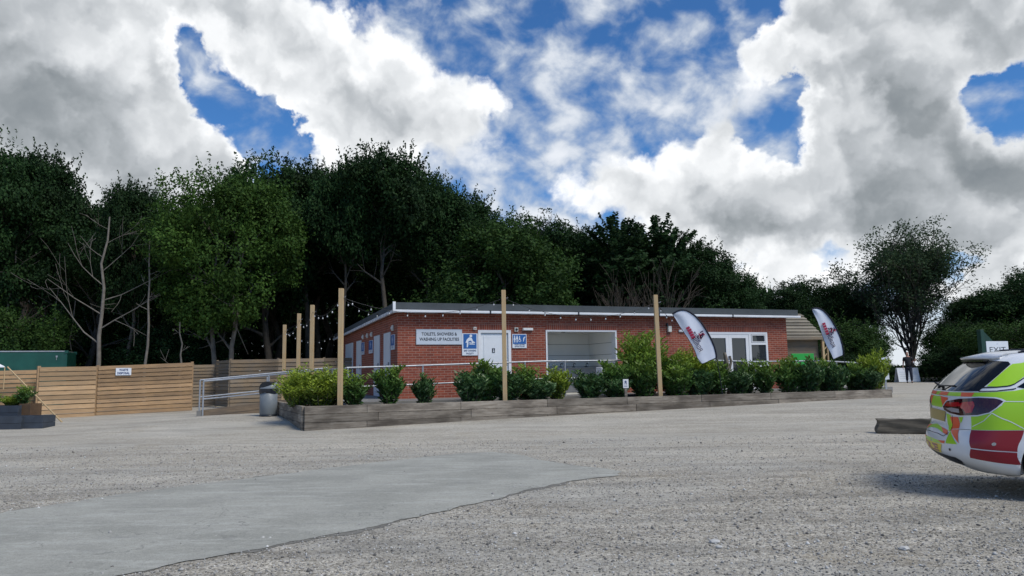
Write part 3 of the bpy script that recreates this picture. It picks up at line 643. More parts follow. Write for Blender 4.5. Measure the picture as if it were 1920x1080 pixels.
# the left return starts behind the front boards
dr_=(PC-PA).normalized(); sleepers('side_wall',PA+dr_*.052,PC,FLOOR+.002,4,bed,5)
dr_=(PD-PB).normalized(); sleepers('side_wall',PB+dr_*.052,PD,FLOOR+.002,3,bed,8)
q=MB(); n_=(PB-PA).normalized(); nn=Vector((n_.y,-n_.x,0))
q.box((-.045,-.045,-.3),(.045,.045,FLOOR-.2),Matrix.Translation(-dr_*0+n_*.06+nn*(-.10))@Matrix.Rotation(math.atan2(n_.y,n_.x),4,'Z'))
q.build('corner_post',M['sleeper'],bed)
def soil_mat():
    m,t,b=material('soil',(.04,.028,.018),.95,0,.2); co=coords(t); n=noise(t,co,18,5,.7)
    t.links.new(mixc(t,mapr(t,n,.35,.7),(.028,.019,.012),(.10,.072,.045)),b.inputs['Base Color']); bump(t,b,n,.9,.03); return m
M['soil']=soil_mat()
bpoly('soil_bed',[PA,PB,PD,bw(-1.72,-1.5),bw(-1.72,.7),PC],-.1,.60,M['soil'],'structure')

# ramp at the left
rmp=thing('access_ramp','timber sided access ramp rising from the yard towards the terrace behind the grey bin','ramp',bw(-5.5,2.0,-FLOOR),PHI)
q=MB(); L_=3.78; zb=.38
def ramp_box(x0,x1,y0,y1,zlo,zt0,zt1): return [(x0,y0,zlo),(x1,y0,zlo),(x1,y1,zlo),(x0,y1,zlo),(x0,y0,zt0),(x1,y0,zt1),(x1,y1,zt1),(x0,y1,zt0)]
q.add(ramp_box(0,L_,.06,1.35,-.1,zb+.03,FLOOR-.01),BF); q.build('deck',M['concrete'],rmp)
q=MB()
for k in range(3):
    a=.0+k*.005
    z_0=lambda x:zb+(FLOOR+.10-zb)*x/L_
    hi0,hi1=z_0(0)+.06-.2*k,z_0(L_)+.06-.2*k
    q.add([(0,-.0-a,hi0-.19),(L_+.1,-a,hi1-.19),(L_+.1,.055-a,hi1-.19),(0,.055-a,hi0-.19),(0,-a,hi0),(L_+.1,-a,hi1),(L_+.1,.055-a,hi1),(0,.055-a,hi0)],BF)
q.build('side_board',M['deck_wood'],rmp)
MB().box((-.12,-.10,zb-.12),(.02,.12,zb+.05)).build('kerb_block',M['concrete'],rmp)

# handrails
def rail(name,label,path,posts,two=True,drop=.53,r=.026):
    o=thing(name,label,'railing',path[0][:2]+(0,)) ; base=Vector((path[0][0],path[0][1],0))
    P=[Vector(p)-base for p in path]
    MB().tube(P,r,8).build('top_rail',M['galv'],o)
    MB().tube([p-Vector((0,0,drop)) for p in P],r*.85,8).build('middle_rail',M['galv'],o)
    for p,z0 in posts:
        p=Vector(p)-base; MB().tube([(p.x,p.y,z0),(p.x,p.y,p.z)],r,8).box((p.x-.05,p.y-.05,z0),(p.x+.05,p.y+.05,z0+.01)).build('post',M['galv'],o)
    return o
def bl(x,y,z): v=bw(x,y); return (v.x,v.y,z)
def rz_(x): return float(np.interp(x,[-1.7,0,4.2,9.5,12,15,18],[1.62,1.65,1.745,1.745,1.655,1.655,1.50]))
pts=[bl(x,-1.35,rz_(x)) for x in (-1.7,0,4.2,9.5,12,15,17.9)]
rail('front_railing','galvanised handrail along the terrace in front of the brick block',pts,[((bl(x,-1.35,rz_(x))),FLOOR-.012 if x<18 else .4) for x in (-1.66,.45,2.15,3.6,4.93,6.7,8.5,10.3,12.1,13.9,15.7,17.6)])
pts=[bl(-5.45,1.93,zb+.92),bl(-1.7,1.80,1.60),bl(-1.7,-1.25,1.61)]
rail('ramp_railing','nearer galvanised handrail rising beside the ramp behind the bin',pts,[(bl(-5.45,1.93,zb+.92),.15),(bl(-3.6,1.87,1.45),.35),(bl(-1.7,1.80,1.60),.6)])
pts=[bl(-5.60,3.18,zb+.95),bl(-1.7,3.15,1.66)]
rail('ramp_railing','farther galvanised handrail on the fence side of the ramp',pts,[(bl(-5.60,3.18,zb+.95),.15),(bl(-3.6,3.17,1.40),.35),(bl(-1.7,3.15,1.66),.6)])

def zfront(px):
    d=ray(px,760); n=Vector((PB.y-PA.y,-(PB.x-PA.x),0)); return (PA.dot(n)/Vector((d.x,d.y,0)).dot(n))*d.y
def zback(px):
    d=ray(px,740); A=bw(0,-1.45); n=bw(0,-2.45)-A; n.z=0; return (A.x*n.x+A.y*n.y)/(d.x*n.x+d.y*n.y)*d.y
# tall timber posts and festoon lights
def tpost(px,ytop,Z,base,label,wd=.118,lean=0.):
    p=at(px,ytop,Z); z=p.z; o=thing('timber_post',label,'post',(p.x,p.y,base),0,'tall timber posts carrying the festoon lights'); h=z-base
    q=MB(); q.box((-wd/2,-wd/2,0),(wd/2,wd/2,h),Matrix.Shear('XY',4,(lean,0)),bev=.006); q.build('shaft',M['post_v'],o)
    MB().tube([(wd/2-.01,0,h-.22),(wd/2+.05,0,h-.22),(wd/2+.06,0,h-.19)],.006).build('hook',M['galv'],o)
    return Vector((p.x,p.y,z))
M['post_v']=wood('post_wood_upright',(.42,.29,.15),(.53,.38,.205),(.40,.35,.24),.3)
mp_=[n for n in M['post_v'].node_tree.nodes if n.type=='MAPPING']
mp_[0].inputs['Scale'].default_value=(26,1.2,1); mp_[-1].inputs['Scale'].default_value=(9,2.2,1)
SOIL=.55
P1=tpost(640,541,zfront(640)+.32,SOIL,'tall square timber post at the left end of the raised bed')
P2=tpost(944,544,zfront(944)+.32,SOIL,'tall square timber post in front of the white door',lean=.0)
P3=tpost(1231,553,zfront(1231)+.32,SOIL,'tall square timber post between the wash-up opening and the larger flag',lean=-.012)
P4=tpost(586,572,23.2,.3,'tall timber post nearest of the three standing before the slatted fence')
P5=tpost(561,588,26.5,.3,'tall timber post in the middle of the three before the slatted fence')
P6=tpost(534,609,29.2,.25,'shortest looking and farthest timber post before the slatted fence')
def festoon(P,Q,sag,n,label,drop=.22):
    P=P-Vector((0,0,drop)); Q=Q-Vector((0,0,drop)); o=thing('festoon_lights',label,'string lights',P)
    f=lambda t:(Q-P)*t-Vector((0,0,4*sag*t*(1-t)))
    MB().tube([f(i/24) for i in range(25)],.006,5).build('cable',M['dark'],o)
    for i in range(n):
        p=f((i+.6)/(n+.2)); MB().tube([p,p-Vector((0,0,.055))],.013,6).build('socket',M['dark'],o)
        MB().lathe([(.008,-.05),(.017,-.065),(.020,-.08),(.015,-.097),(.004,-.105)],8,p).build('bulb',M['bulb'],o)
G2='festoon lights strung between the posts'
for P,Q,s_,n,l in ((P1,P2,.42,9,'string of white bulbs sagging between the left and middle front posts'),(P2,P3,.48,10,'string of white bulbs sagging between the middle and right front posts'),
    (P1,P4,.28,6,'string of bulbs from the left front post back to the nearest rear post'),(P4,P5,.30,4,'string of bulbs between the nearest and middle rear posts'),(P5,P6,.30,4,'string of bulbs between the middle and farthest rear posts')):
    festoon(P,Q,s_,n,l)
festoon(P3,bw(10.0,-.34,2.75)+Vector((0,0,.22)),.35,5,'string of bulbs from the right front post to the gutter above the flag')
festoon(P1,bw(-.20,1.5,2.68)+Vector((0,0,.22)),.12,4,'string of bulbs from the left front post to the corner of the roof')
festoon(P6+Vector((0,0,.0)),bw(-.25,DEP,2.6)+Vector((0,0,.22)),.35,8,'string of bulbs from the farthest post to the rear of the roof')

# ------------------------------------------------------------------ fences on the left
def panel(name,label,cat,P,Q,zt0,zt1,mat,bh=.135,seed=1,step=1.83,posts=True,lift=.03,lean=0.):
    r=random.Random(seed); d=Vector((Q.x-P.x,Q.y-P.y,0)); ln=d.length; o=thing(name,label,cat,(P.x,P.y,0),math.atan2(d.y,d.x)); u=d/ln
    g0=gz(P.x,P.y)+lift; g1=gz(Q.x,Q.y)+lift; n=max(5,round(((zt0+zt1)/2-(g0+g1)/2)/bh)); q=MB(); x=0
    while x<ln-.2:
        xe=min(ln,x+step)
        for k in range(n):
            def zz(t,kk): a=g0+(g1-g0)*t; b=zt0+(zt1-zt0)*t; return a+(b-a)*kk/n
            j=r.uniform(-.006,.006); e=-.011
            za0,zb0=zz(x/ln,k)+j,zz(x/ln,k+1)+j+e; za1,zb1=zz(xe/ln,k)+j+r.uniform(-.006,.006),zz(xe/ln,k+1)+j+e
            y0=-.030
            q.add([(x+.003,y0-.0,za0),(xe-.003,y0,za1),(xe-.003,y0+.022,za1),(x+.003,y0+.022,za0),(x+.003,y0+.026,zb0),(xe-.003,y0+.026,zb1),(xe-.003,y0+.036,zb1),(x+.003,y0+.036,zb0)],BF)
        x+=step
    q.build('boards',mat,o)
    if posts:
        x=0
        while x<ln+.3:
            t=min(1,x/ln); zt=zt0+(zt1-zt0)*t; xx=min(ln,x); gg=g0+(g1-g0)*t
            MB().box((xx-.045,.012,gg-.2),(xx+.045,.10,zt+.03)).build('post',mat,o); x+=step
    return o
fA0=at(-170,700,22.2); fA1=at(72,690,24.3)
panel('timber_fence','slatted timber fence at the far left behind the dark planters','fence',fA0,fA1,1.70,1.76,M['new_wood'],seed=2)
g0,g1=at(74,690,23.9),at(181,690,25.2)
ft=panel('timber_gate','pale slatted timber gate panel standing proud of the fence beside the dark planters','gate',g0,g1,1.84,1.86,M['gate_wood'],seed=4,step=3,bh=.15,lift=-.02)
c0,c1=at(184,690,25.45),at(361,690,27.9)
panel('timber_fence','slatted timber fence carrying the small waste disposal sign','fence',c0,c1,1.86,1.985,M['new_wood'],seed=6,step=3.6,bh=.15,lift=.0)
d0,d1=at(362,690,31),at(408,690,31.5)
panel('timber_fence','short darker slatted fence set back beside the long pale panel','fence',d0,d1,1.95,1.96,M['old_wood'],seed=8,step=2.2)
e0,e1=at(405,690,31.4),at(430,690,29.4)
panel('timber_fence','narrow angled slatted fence return left of the ramp','fence',e0,e1,2.10,2.10,M['old_wood'],seed=9,step=3)
panel('timber_fence','long horizontal slatted fence running behind the ramp and three timber posts','fence',e1+Vector((.05,0,0)),at(745,690,31.0),2.11,2.14,M['old_wood'],seed=10,step=1.83,bh=.16)
# waste disposal sign on the fence
dv=(c1-c0); an=math.atan2(dv.y,dv.x); t=(231-184)/(361-184)*.93; p=c0+dv*t
sg=thing('disposal_sign','small white sign reading waste disposal fixed to the timber fence','sign',(p.x+.05*math.sin(an),p.y-.05*math.cos(an),1.66),an)
MB().box((-.26,-.012,-.13),(.26,.0,.13)).build('panel',M['signwhite'],sg)
text('lettering','WASTE',.105,M['darkblue_ink'],sg,0,.055,-.016,.30,bold=.004); text('lettering','DISPOSAL',.105,M['darkblue_ink'],sg,0,-.06,-.016,.42,bold=.004)

# green container behind the fence
p=at(127,657.5,33); zc=p.z
ctn=thing('green_container','dark green steel storage container showing above the fence at the far left','container',(p.x,p.y,.1),R_(22)); H_=zc-.1
MB().box((-6,0,0),(0,2.2,H_-.05),bev=.02).build('body',M['green_box'],ctn)
MB().box((-6.02,-.02,H_-.05),(-.12,2.22,H_)).build('roof_edge',M['galv'],ctn)
MB().box((-.12,-.03,H_-.12),(.03,.12,H_+.01)).box((-.1,2.1,H_-.12),(.03,2.23,H_+.01)).build('corner_casting',M['green_box'],ctn)
q=MB().box((-2.5,-.015,.3),(-1.2,-.001,H_-.36)).box((-3.9,-.015,.3),(-2.6,-.001,H_-.36)); q.build('door_panel',M['green_box'],ctn)
MB().box((-.45,-.03,H_-.30),(-.38,-.001,H_-.22)).tube([(-.42,-.03,H_-.30),(-.42,-.03,H_-.42)],.012).build('bracket',M['galv'],ctn)
# white canopy corner and its guy pole
cp=at(9,687,23); cn=thing('canopy','white fabric canopy whose pointed corner just enters at the left edge','canopy',(cp.x,cp.y,gz(cp.x,cp.y)),R_(52))
h=cp.z-gz(cp.x,cp.y); a=2.6
MB().add([(0,0,h),(-a,0,h),(-a,a,h),(0,a,h),(-a/2,a/2,h+.95),(0,0,h-.03),(-a,0,h-.03),(-a,a,h-.03),(0,a,h-.03)],[(0,4,1),(1,4,2),(2,4,3),(3,4,0),(0,1,6,5),(1,2,7,6),(2,3,8,7),(3,0,5,8),(5,6,7,8)]).build('fabric',M['white'],cn)
for x,y in ((-a+.03,.03),(-.03,a-.03),(-a+.03,a-.03)): MB().tube([(x,y,0),(x,y,h)],.022,8).build('pole',M['galv'],cn)
MB().box((-.012,-.012,h-.72),(.012,.012,h-.02)).build('strap',M['post_wood'],cn)
gp=at(117,783,21.9); gpz=gz(gp.x,gp.y); v0=Vector((.06,-.05,h-.02)); v1=Matrix.Rotation(-R_(52),4,'Z')@Vector((gp.x-cp.x,gp.y-cp.y,gpz-gz(cp.x,cp.y)))
MB().tube([v0,v1],.022,6).build('guy_pole',M['post_wood'],cn)
# dark plank beds, wooden planter, red pot
def plankbox(name,label,cat,px0,px1,ytop,ybot,Z,dep,mat,rows=2):
    a,b=at(px0,ybot,Z),at(px1,ybot,Z); zt=at((px0+px1)/2,ytop,Z).z; g_=gz((a.x+b.x)/2,a.y)-.03; o=thing(name,label,cat,(a.x,a.y,g_)); w_,h_=b.x-a.x,zt-g_; q=MB()
    for k in range(rows):
        z0,z1=h_*k/rows,h_*(k+1)/rows-.006
        q.box((0,0,z0),(w_,.04,z1),bev=.004).box((0,dep-.04,z0),(w_,dep,z1)).box((0,.042,z0),(.04,dep-.042,z1)).box((w_-.04,.042,z0),(w_,dep-.042,z1))
    q.build('boards',mat,o); MB().box((.045,.045,0),(w_-.045,dep-.045,h_-.06)).build('soil',M['soil'],o); return o
plankbox('plank_bed','low dark grey plank bed nearest the camera at the left edge','planter',-80,39,781,796,19.9,.55,M['plank_grey'])
plankbox('plank_bed','low dark grey plank bed ending beside the pale gate panel','planter',40,80,780,795,20.0,.55,M['plank_grey'])
plankbox('plank_bed','taller dark grey plank bed behind the low ones at the left edge','planter',-90,33,761,783,20.65,.6,M['plank_grey'],3)
plankbox('wooden_planter','brown timber planter box holding a green shrub by the fence','planter',34,56,757,783,20.8,.5,M['pot'],1)
p=at(63,781,20.9); o=thing('red_pot','small red plastic pot beside the brown planter box','pot',(p.x,p.y,gz(p.x,p.y)))
MB().lathe([(.0,0),(.07,0),(.09,.15),(.10,.15),(.10,.18),(.08,.18),(.07,.13),(0,.13)],16).build('body',M['red'],o)

# litter bin
p=at(503,780,20.95); bn=thing('litter_bin','round grey litter bin with hooded dark opening beside the raised bed','bin',(p.x,p.y,gz(p.x,p.y)-.01))
MB().lathe([(.225,.055),(.24,.07),(.245,.66),(.235,.665)],32).build('body',M['bin_grey'],bn)
MB().lathe([(.0,0),(.235,0),(.245,.02),(.245,.05),(.20,.056),(0,.056)],32).build('base',M['bin_dark'],bn)
q=MB(); n=32; vs=[]
for ring,(rr,f) in enumerate([(.255,0),(.268,.25),(.265,.7),(.27,1.),]):
    for j in range(n):
        th=2*math.pi*j/n; ang=math.cos(th); w1=.66+.02*math.sin(3*th)*(f<.1)+.14*f+ (0 if f<1 else -.01); vs.append((rr*math.cos(th)*(1+.015*math.sin(9*th)),rr*math.sin(th)*(1+.015*math.cos(7*th)),w1))
q.add(vs,[(i*n+j,i*n+(j+1)%n,(i+1)*n+(j+1)%n,(i+1)*n+j) for i in range(3) for j in range(n)],smooth=True); q.build('liner',M['bin_dark'],bn)
# hood: shell high at the back right, sweeping down to the opening on the left
def hoodz(th): t_=.5+.5*math.cos(th-R_(25)); return .815+.17*t_**1.4
vs=[]
for f in (0,1,2,3,4):
    for j in range(n):
        th=2*math.pi*j/n; zt=hoodz(th); rr=.262-.02*(f/2 if f<3 else 0)
        if f<3: z=.775+(zt-.775)*f/2
        elif f==3: z=zt-.008; rr=.215
        else: z=.79; rr=.21
        vs.append((rr*math.cos(th),rr*math.sin(th),z))
q=MB(); q.add(vs,[(i*n+j,i*n+(j+1)%n,(i+1)*n+(j+1)%n,(i+1)*n+j) for i in range(4) for j in range(n)],smooth=True); q.build('hood',M['bin_lid'],bn)
vs=[(.205*math.cos(2*math.pi*j/n),.205*math.sin(2*math.pi*j/n),.80) for j in range(n)]
MB().add(vs,[tuple(range(n))]).build('opening',M['dark'],bn)
q=MB(); k=10; vs=[]
for i in range(k+1):
    t_=i/k; ph=math.pi*t_
    for s_ in (-1,1): vs.append((-.03+.20*math.cos(ph),s_*.15+.0,.80+.19*math.sin(ph)))
q.add(vs,[(2*i,2*i+1,2*i+3,2*i+2) for i in range(k)],smooth=True); q.add([vs[2*i] for i in range(k+1)],[tuple(range(k+1))]); q.build('inner_cover',M['dark'],bn)

# timber beam near the car
p=at(1645,809,15.9); q_=at(1650+210,811,15.3); lg=thing('timber_beam','old dark squared timber beam lying on the gravel behind the car','beam',(p.x,p.y,0),math.atan2(q_.y-p.y,q_.x-p.x))
bm=bmesh.new(); L_=(q_-p).length
bmesh.ops.create_cube(bm,size=1); bmesh.ops.subdivide_edges(bm,edges=bm.edges[:],cuts=14,use_grid_fill=True)
for v in bm.verts:
    c=v.co; f=1-.10*(abs(c.y)>.49 and abs(c.z)>.49); x=(c.x+.5)*L_
    v.co=Vector((x+(.03*math.sin(c.z*6) if c.x<-.4 else 0),c.y*.30*f+.008*math.sin(x*7+c.z*9),(c.z+.5)*.305*f+.010*math.sin(x*5.3+c.y*5)+.006*math.sin(x*17)))
me=bpy.data.meshes.new('beam'); bm.to_mesh(me); bm.free(); uv=me.uv_layers.new(name='UVMap'); box_uv(me,uv); me.materials.append(M['log']); link('beam',me,lg)

# little marker plate in the bed
ZM=zfront(1174)+.22; p=at(1174,744,ZM); z_=.55; mk=thing('marker_stake','small white plate on a short grey stake at the front of the bed','marker',(p.x,p.y,z_))
zt=at(1174,711,ZM).z-z_; MB().box((-.04,.0,0),(.04,.06,zt-.2),bev=.006).build('stake',M['sleeper'],mk)
MB().box((-.078,-.012,zt-.25),(.078,-.002,zt),bev=.003).build('plate',M['white'],mk)
q=MB().box((-.045,-.0155,zt-.20),(.045,-.0125,zt-.185)).box((-.03,-.0155,zt-.15),(-.018,-.0125,zt-.05)).box((.012,-.0155,zt-.15),(.026,-.0125,zt-.05)).box((-.012,-.0155,zt-.11),(.006,-.0125,zt-.04)); q.build('marking',M['darkblue_ink'],mk)
# weathered stake
p=at(1368,735,23.4); ws=MB(); zt=at(1363,661,23.4).z-.55
ws.tube([(0,0,0),(.03,0,.35),(-.02,.0,.7),(-.05,0,zt*.8),(-.10,0,zt)],[.10,.085,.08,.07,.05],9); ws.tube([(0,0,zt*.55),(.10,0,zt*.8),(.06,0,zt*.92)],[.05,.04,.03],7)
tag(ws.build('driftwood_post',M['sleeper'],None,(p.x,p.y,.55)),'weathered pale driftwood stump standing before the glass doors','stump')

# ------------------------------------------------------------------ feather flags
def cloth(name,col):
    m,t,b=material(name,col,.7,0,.3); n=noise(t,coords(t),3,4); bump(t,b,n,.4,.02); return m
M['flag']=cloth('flag_cloth',(.62,.66,.74)); M['sleeve']=cloth('flag_sleeve',(.010,.012,.022))
M['flagred']=cloth('flag_red',(.33,.02,.06)); M['flagink']=cloth('flag_ink',(.035,.02,.06))
def feather(label,Z,org,sc,right,left,base,logo,seed):
    """outline from the zoomed photograph, turned into metres at distance Z"""
    def P(x,y): return at(org[0]+x/sc,org[1]+y/sc,Z)
    b=at(base[0],base[1],Z); o=thing('feather_flag',label,'flag',(b.x,b.y,b.z),0,'feather flags by the raised bed')
    def L(x,y): v=P(x,y)-b; return (v.x,v.z)
    R=[L(*p) for p in right]; Lf=[L(*p) for p in left]
    n=24
    def samp(pl,t):
        d=[0]; 
        for i in range(len(pl)-1): d.append(d[-1]+math.dist(pl[i],pl[i+1]))
        s=t*d[-1]
        for i in range(len(pl)-1):
            if s<=d[i+1]+1e-9:
                u=(s-d[i])/(d[i+1]-d[i]); return (pl[i][0]*(1-u)+pl[i+1][0]*u,pl[i][1]*(1-u)+pl[i+1][1]*u)
        return pl[-1]
    m_=10; vs=[];rel=lambda a,c:.035*math.sin(a*9+c*3+seed)+.02*math.sin(c*7+a*4)
    for i in range(n+1):
        r=samp(R,i/n); l=samp(Lf,i/n)
        for j in range(m_+1):
            c=j/m_; vs.append((l[0]*(1-c)+r[0]*c,rel(i/n,c)*(1-c),l[1]*(1-c)+r[1]*c))
    k=len(vs); back=[(x,y+.006,z) for x,y,z in vs]
    fs=[(i*(m_+1)+j,i*(m_+1)+j+1,(i+1)*(m_+1)+j+1,(i+1)*(m_+1)+j) for i in range(n) for j in range(m_)]
    q=MB(); q.add(vs+back,fs+[tuple(k+a for a in f[::-1]) for f in fs],smooth=True); q.build('cloth',M['flag'],o)
    # black sleeve and pole along the curved edge, then down to the ground
    top=[samp(R,i/30) for i in range(31)]
    MB().tube([(x,0,z) for x,z in top],[.026]*31,8).build('sleeve',M['sleeve'],o)
    e=top[-1]; MB().tube([(e[0],0,e[1]),(e[0]*.5,0,e[1]*.5),(0,0,-.25)],.012,8).build('pole',M['sleeve'],o)
    hem=[Lf[0],*[samp(Lf,i/8) for i in range(1,9)]]
    MB().tube([(x,rel(i/8,0),z) for i,(x,z) in enumerate(hem)],.007,6).build('hem',M['sleeve'],o)
    MB().tube([(Lf[-1][0],rel(1,0),Lf[-1][1]-.005),(R[-1][0],0,R[-1][1]-.005)],.012,6).build('hem',M['sleeve'],o)
    for pts,mt in logo:
        pp=[L(*p) for p in pts]; MB().prism(pp,-.050,-.046).build('logo_mark',M[mt],o)
def blockrow(p0,p1,wd,n,mt,seed,gap=.12,hollow=False):
    r=random.Random(seed); a=Vector(p0);b=Vector(p1);d=(b-a);u=d.normalized();v=Vector((u.y,-u.x)); out=[]
    for i in range(n):
        s0=a+d*((i+gap/2)/n); s1=a+d*((i+1-gap/2)/n); lo=-wd/2; hi=wd/2*r.uniform(.8,1.1)
        out.append(([tuple(s0+v*lo),tuple(s1+v*lo),tuple(s1+v*hi),tuple(s0+v*hi)],mt))
    return out
def bars(p0,p1,wd,n,mt,seed):
    r=random.Random(seed); a=Vector(p0);b=Vector(p1);d=(b-a);u=d.normalized();v=Vector((u.y,-u.x)); out=[]; L=d.length/n; t=L*.17
    for i in range(n):
        o=a+d*(i/n)
        def rc(x0,x1,y0,y1): out.append(([tuple(o+u*x0+v*y0),tuple(o+u*x1+v*y0),tuple(o+u*x1+v*y1),tuple(o+u*x0+v*y1)],mt))
        rc(L*.08,L*.08+t,-wd/2,wd/2); rc(L*.8-t,L*.8,-wd/2,wd/2); rc(L*.08+t,L*.8-t,wd/2-t,wd/2)
        if i%2: rc(L*.08+t,L*.8-t,-wd/2,-wd/2+t)
        else: rc(L*.08+t,L*.8-t,-t/2,t/2)
    return out
def star(cx,cy,s,mt,seed):
    r=random.Random(seed); out=[]
    for i in range(9):
        a=r.uniform(0,math.pi); l=s*r.uniform(.4,.9); w_=s*.10; x=cx+r.uniform(-.5,.5)*s; y=cy+r.uniform(-.6,.6)*s
        u=Vector((math.cos(a),math.sin(a))); v=Vector((-u.y,u.x)); c=Vector((x,y)); out.append(([tuple(c-u*l/2-v*w_),tuple(c+u*l/2-v*w_),tuple(c+u*l/2+v*w_),tuple(c-u*l/2+v*w_)],mt[i%2]))
    return out
lg1=blockrow((345,385),(455,585),70,5,'flagred',1,.16)+bars((440,570),(580,800),70,5,'flagink',2)+bars((455,470),(560,650),34,4,'flagink',5)+star(570,510,95,('flagred','flagink'),3)
feather('larger white feather flag with black edge leaning over the bed before the brick wall',21.7,(1250,570),9,[(95,168),(180,118),(250,98),(330,107),(400,142),(480,200),(580,310),(660,430),(740,570),(805,720),(838,850),(838,905)],
        [(97,170),(160,262),(240,400),(300,490),(370,600),(430,700),(475,775),(500,860),(545,960),(595,1008)],(1356,738),lg1,0)
lg2=blockrow((325,345),(410,570),62,5,'flagred',4,.16)+bars((405,550),(520,800),62,5,'flagink',6)+bars((410,440),(500,640),30,4,'flagink',8)+star(505,500,90,('flagink','flagred'),7)
feather('smaller looking white feather flag leaning beside the timber shed',25.6,(1510,570),9.82,[(118,90),(180,75),(250,78),(330,120),(410,200),(480,290),(560,430),(630,580),(680,740),(703,870),(703,935)],
        [(119,92),(150,160),(230,340),(300,530),(390,760),(440,860),(480,940),(505,1015)],(1592,730),lg2,2)

# ------------------------------------------------------------------ right side structures
p0=at(1470,632,31.5); SH=thing('timber_shed','timber clad shed with boarded sloping roof right of the brick block','shed',(p0.x,p0.y,.45),PHI*.6)
ez=p0.z-.45; rzq=at(1490,589,33).z-.45; wdt=1.62; 
MB().box((-.6,0,-.1),(wdt-.0,.06,ez)).box((wdt-.06,.06,-.1),(wdt,2.6,ez)).box((-.6,2.54,-.1),(wdt-.06,2.6,ez)).build('frame_wall',M['shed_wood'],SH)
q=MB(); n=12
for k in range(n): q.box((-.6,-.022,ez*k/n),(wdt+.0,-.002-.0,ez*(k+1)/n-.012))
q.build('cladding',M['shed_wood'],SH)
q=MB(); n=8
for k in range(n):
    y0=-.28+1.65*k/n; y1=-.28+1.65*(k+1)/n+.05; z0=ez-.10+(rzq-ez+.1)*k/n; z1=ez-.10+(rzq-ez+.1)*(k+1)/n
    q.add([(-.6,y0,z0+.035),(wdt+.22,y0,z0+.035),(wdt+.22,y1,z1),(-.6,y1,z1),(-.6,y0,z0+.07),(wdt+.22,y0,z0+.07),(wdt+.22,y1,z1+.02),(-.6,y1,z1+.02)],BF)
q.add([(-.6,1.4,rzq),(wdt+.22,1.4,rzq),(wdt+.22,3.0,ez-.1),(-.6,3.0,ez-.1),(-.6,1.4,rzq+.04),(wdt+.22,1.4,rzq+.04),(wdt+.22,3.0,ez-.06),(-.6,3.0,ez-.06)],BF)
q.build('roof',M['shingle'],SH)
MB().add([(wdt-.03,.0,ez),(wdt-.03,2.6,ez),(wdt-.03,1.4,rzq-.05),(wdt,.0,ez),(wdt,2.6,ez),(wdt,1.4,rzq-.05)],[(0,1,2),(5,4,3),(0,3,4,1),(1,4,5,2),(2,5,3,0)]).build('gable',M['shed_wood'],SH)
MB().box((-.6,-.30,ez-.13),(wdt+.2,-.27,ez-.0)).build('fascia',M['shed_wood'],SH)
q=MB().box((wdt+.06,-.25,-.2),(wdt+.16,-.15,ez-.05)); 
for k in range(7):
    z=.2+k*.3; q.add([(wdt+.16,-.22,z),(wdt+.30,-.22,z+.16),(wdt+.30,-.19,z+.16),(wdt+.16,-.19,z),(wdt+.16,-.22,z+.04),(wdt+.30,-.22,z+.20),(wdt+.30,-.19,z+.20),(wdt+.16,-.19,z+.04)],BF)
q.box((wdt+.30,-.24,-.2),(wdt+.36,-.17,ez-.05)); q.build('porch_trellis',M['post_wood'],SH)
a=at(1488,663,29.6); b=at(1526,663,29.9); o=thing('green_board','bright green painted board standing in front of the timber shed','board',(a.x,a.y,.52),math.atan2(b.y-a.y,b.x-a.x)); w_=(b-a).length; h_=a.z-.52
MB().box((-.1,0,.0),(w_,.04,h_),bev=.01).build('panel',M['bright_green'],o); MB().box((-.1,-.015,h_*.5),(w_,-.001,h_*.5+.05)).box((.1,.041,-.1),(.18,.09,h_*.8)).box((w_-.2,.041,-.1),(w_-.12,.09,h_*.8)).build('batten',M['bright_green'],o)
# white board on the railing end
a=at(1651,671,25.9); b=at(1666,712,25.9); o=thing('white_board','tall narrow white board leaning by the end of the bed','board',(b.x,b.y+.02,b.z-.25)); 
v=[(1649,671),(1663,669.5),(1668.5,711),(1655,713)]; pp=[at(x,y,25.9)-Vector(o.location) for x,y in v]
MB().prism([(p_.x,p_.z) for p_ in pp],0,.04).build('panel',M['signwhite'],o); MB().box((-.10,.042,-.5),(-.04,.10,.5)).box((-.2,.03,-.62),(.12,.3,-.5)).build('stand',M['galv'],o)
# double sided white board behind the person
a=at(1684,690,43); b=at(1724,690,43.2); g_=gz(a.x,a.y); o=thing('notice_board','low white notice board on the ground behind the walking person','board',(a.x,a.y,g_),math.atan2(b.y-a.y,b.x-a.x)); w_=(b-a).length; h_=a.z-g_
q=MB().add([(0,0,.03),(w_,0,.03),(w_,.04,.03),(0,.04,.03),(0,.14,h_),(w_,.14,h_),(w_,.18,h_),(0,.18,h_)],BF); q.build('panel',M['signwhite'],o)
MB().add([(0,.42,.0),(w_,.42,.0),(w_,.45,.0),(0,.45,.0),(0,.20,h_),(w_,.20,h_),(w_,.23,h_),(0,.23,h_)],BF).build('rear_panel',M['signwhite'],o)
q=MB()
for k in range(4):
    z=h_*(.25+.15*k); yo=.14*(z/h_)-.006; q.box((.12,yo-.002,z),(w_-.15-.2*(k%2),yo+.002,z+.025))
q.build('text_line',M['signgrey'],o)
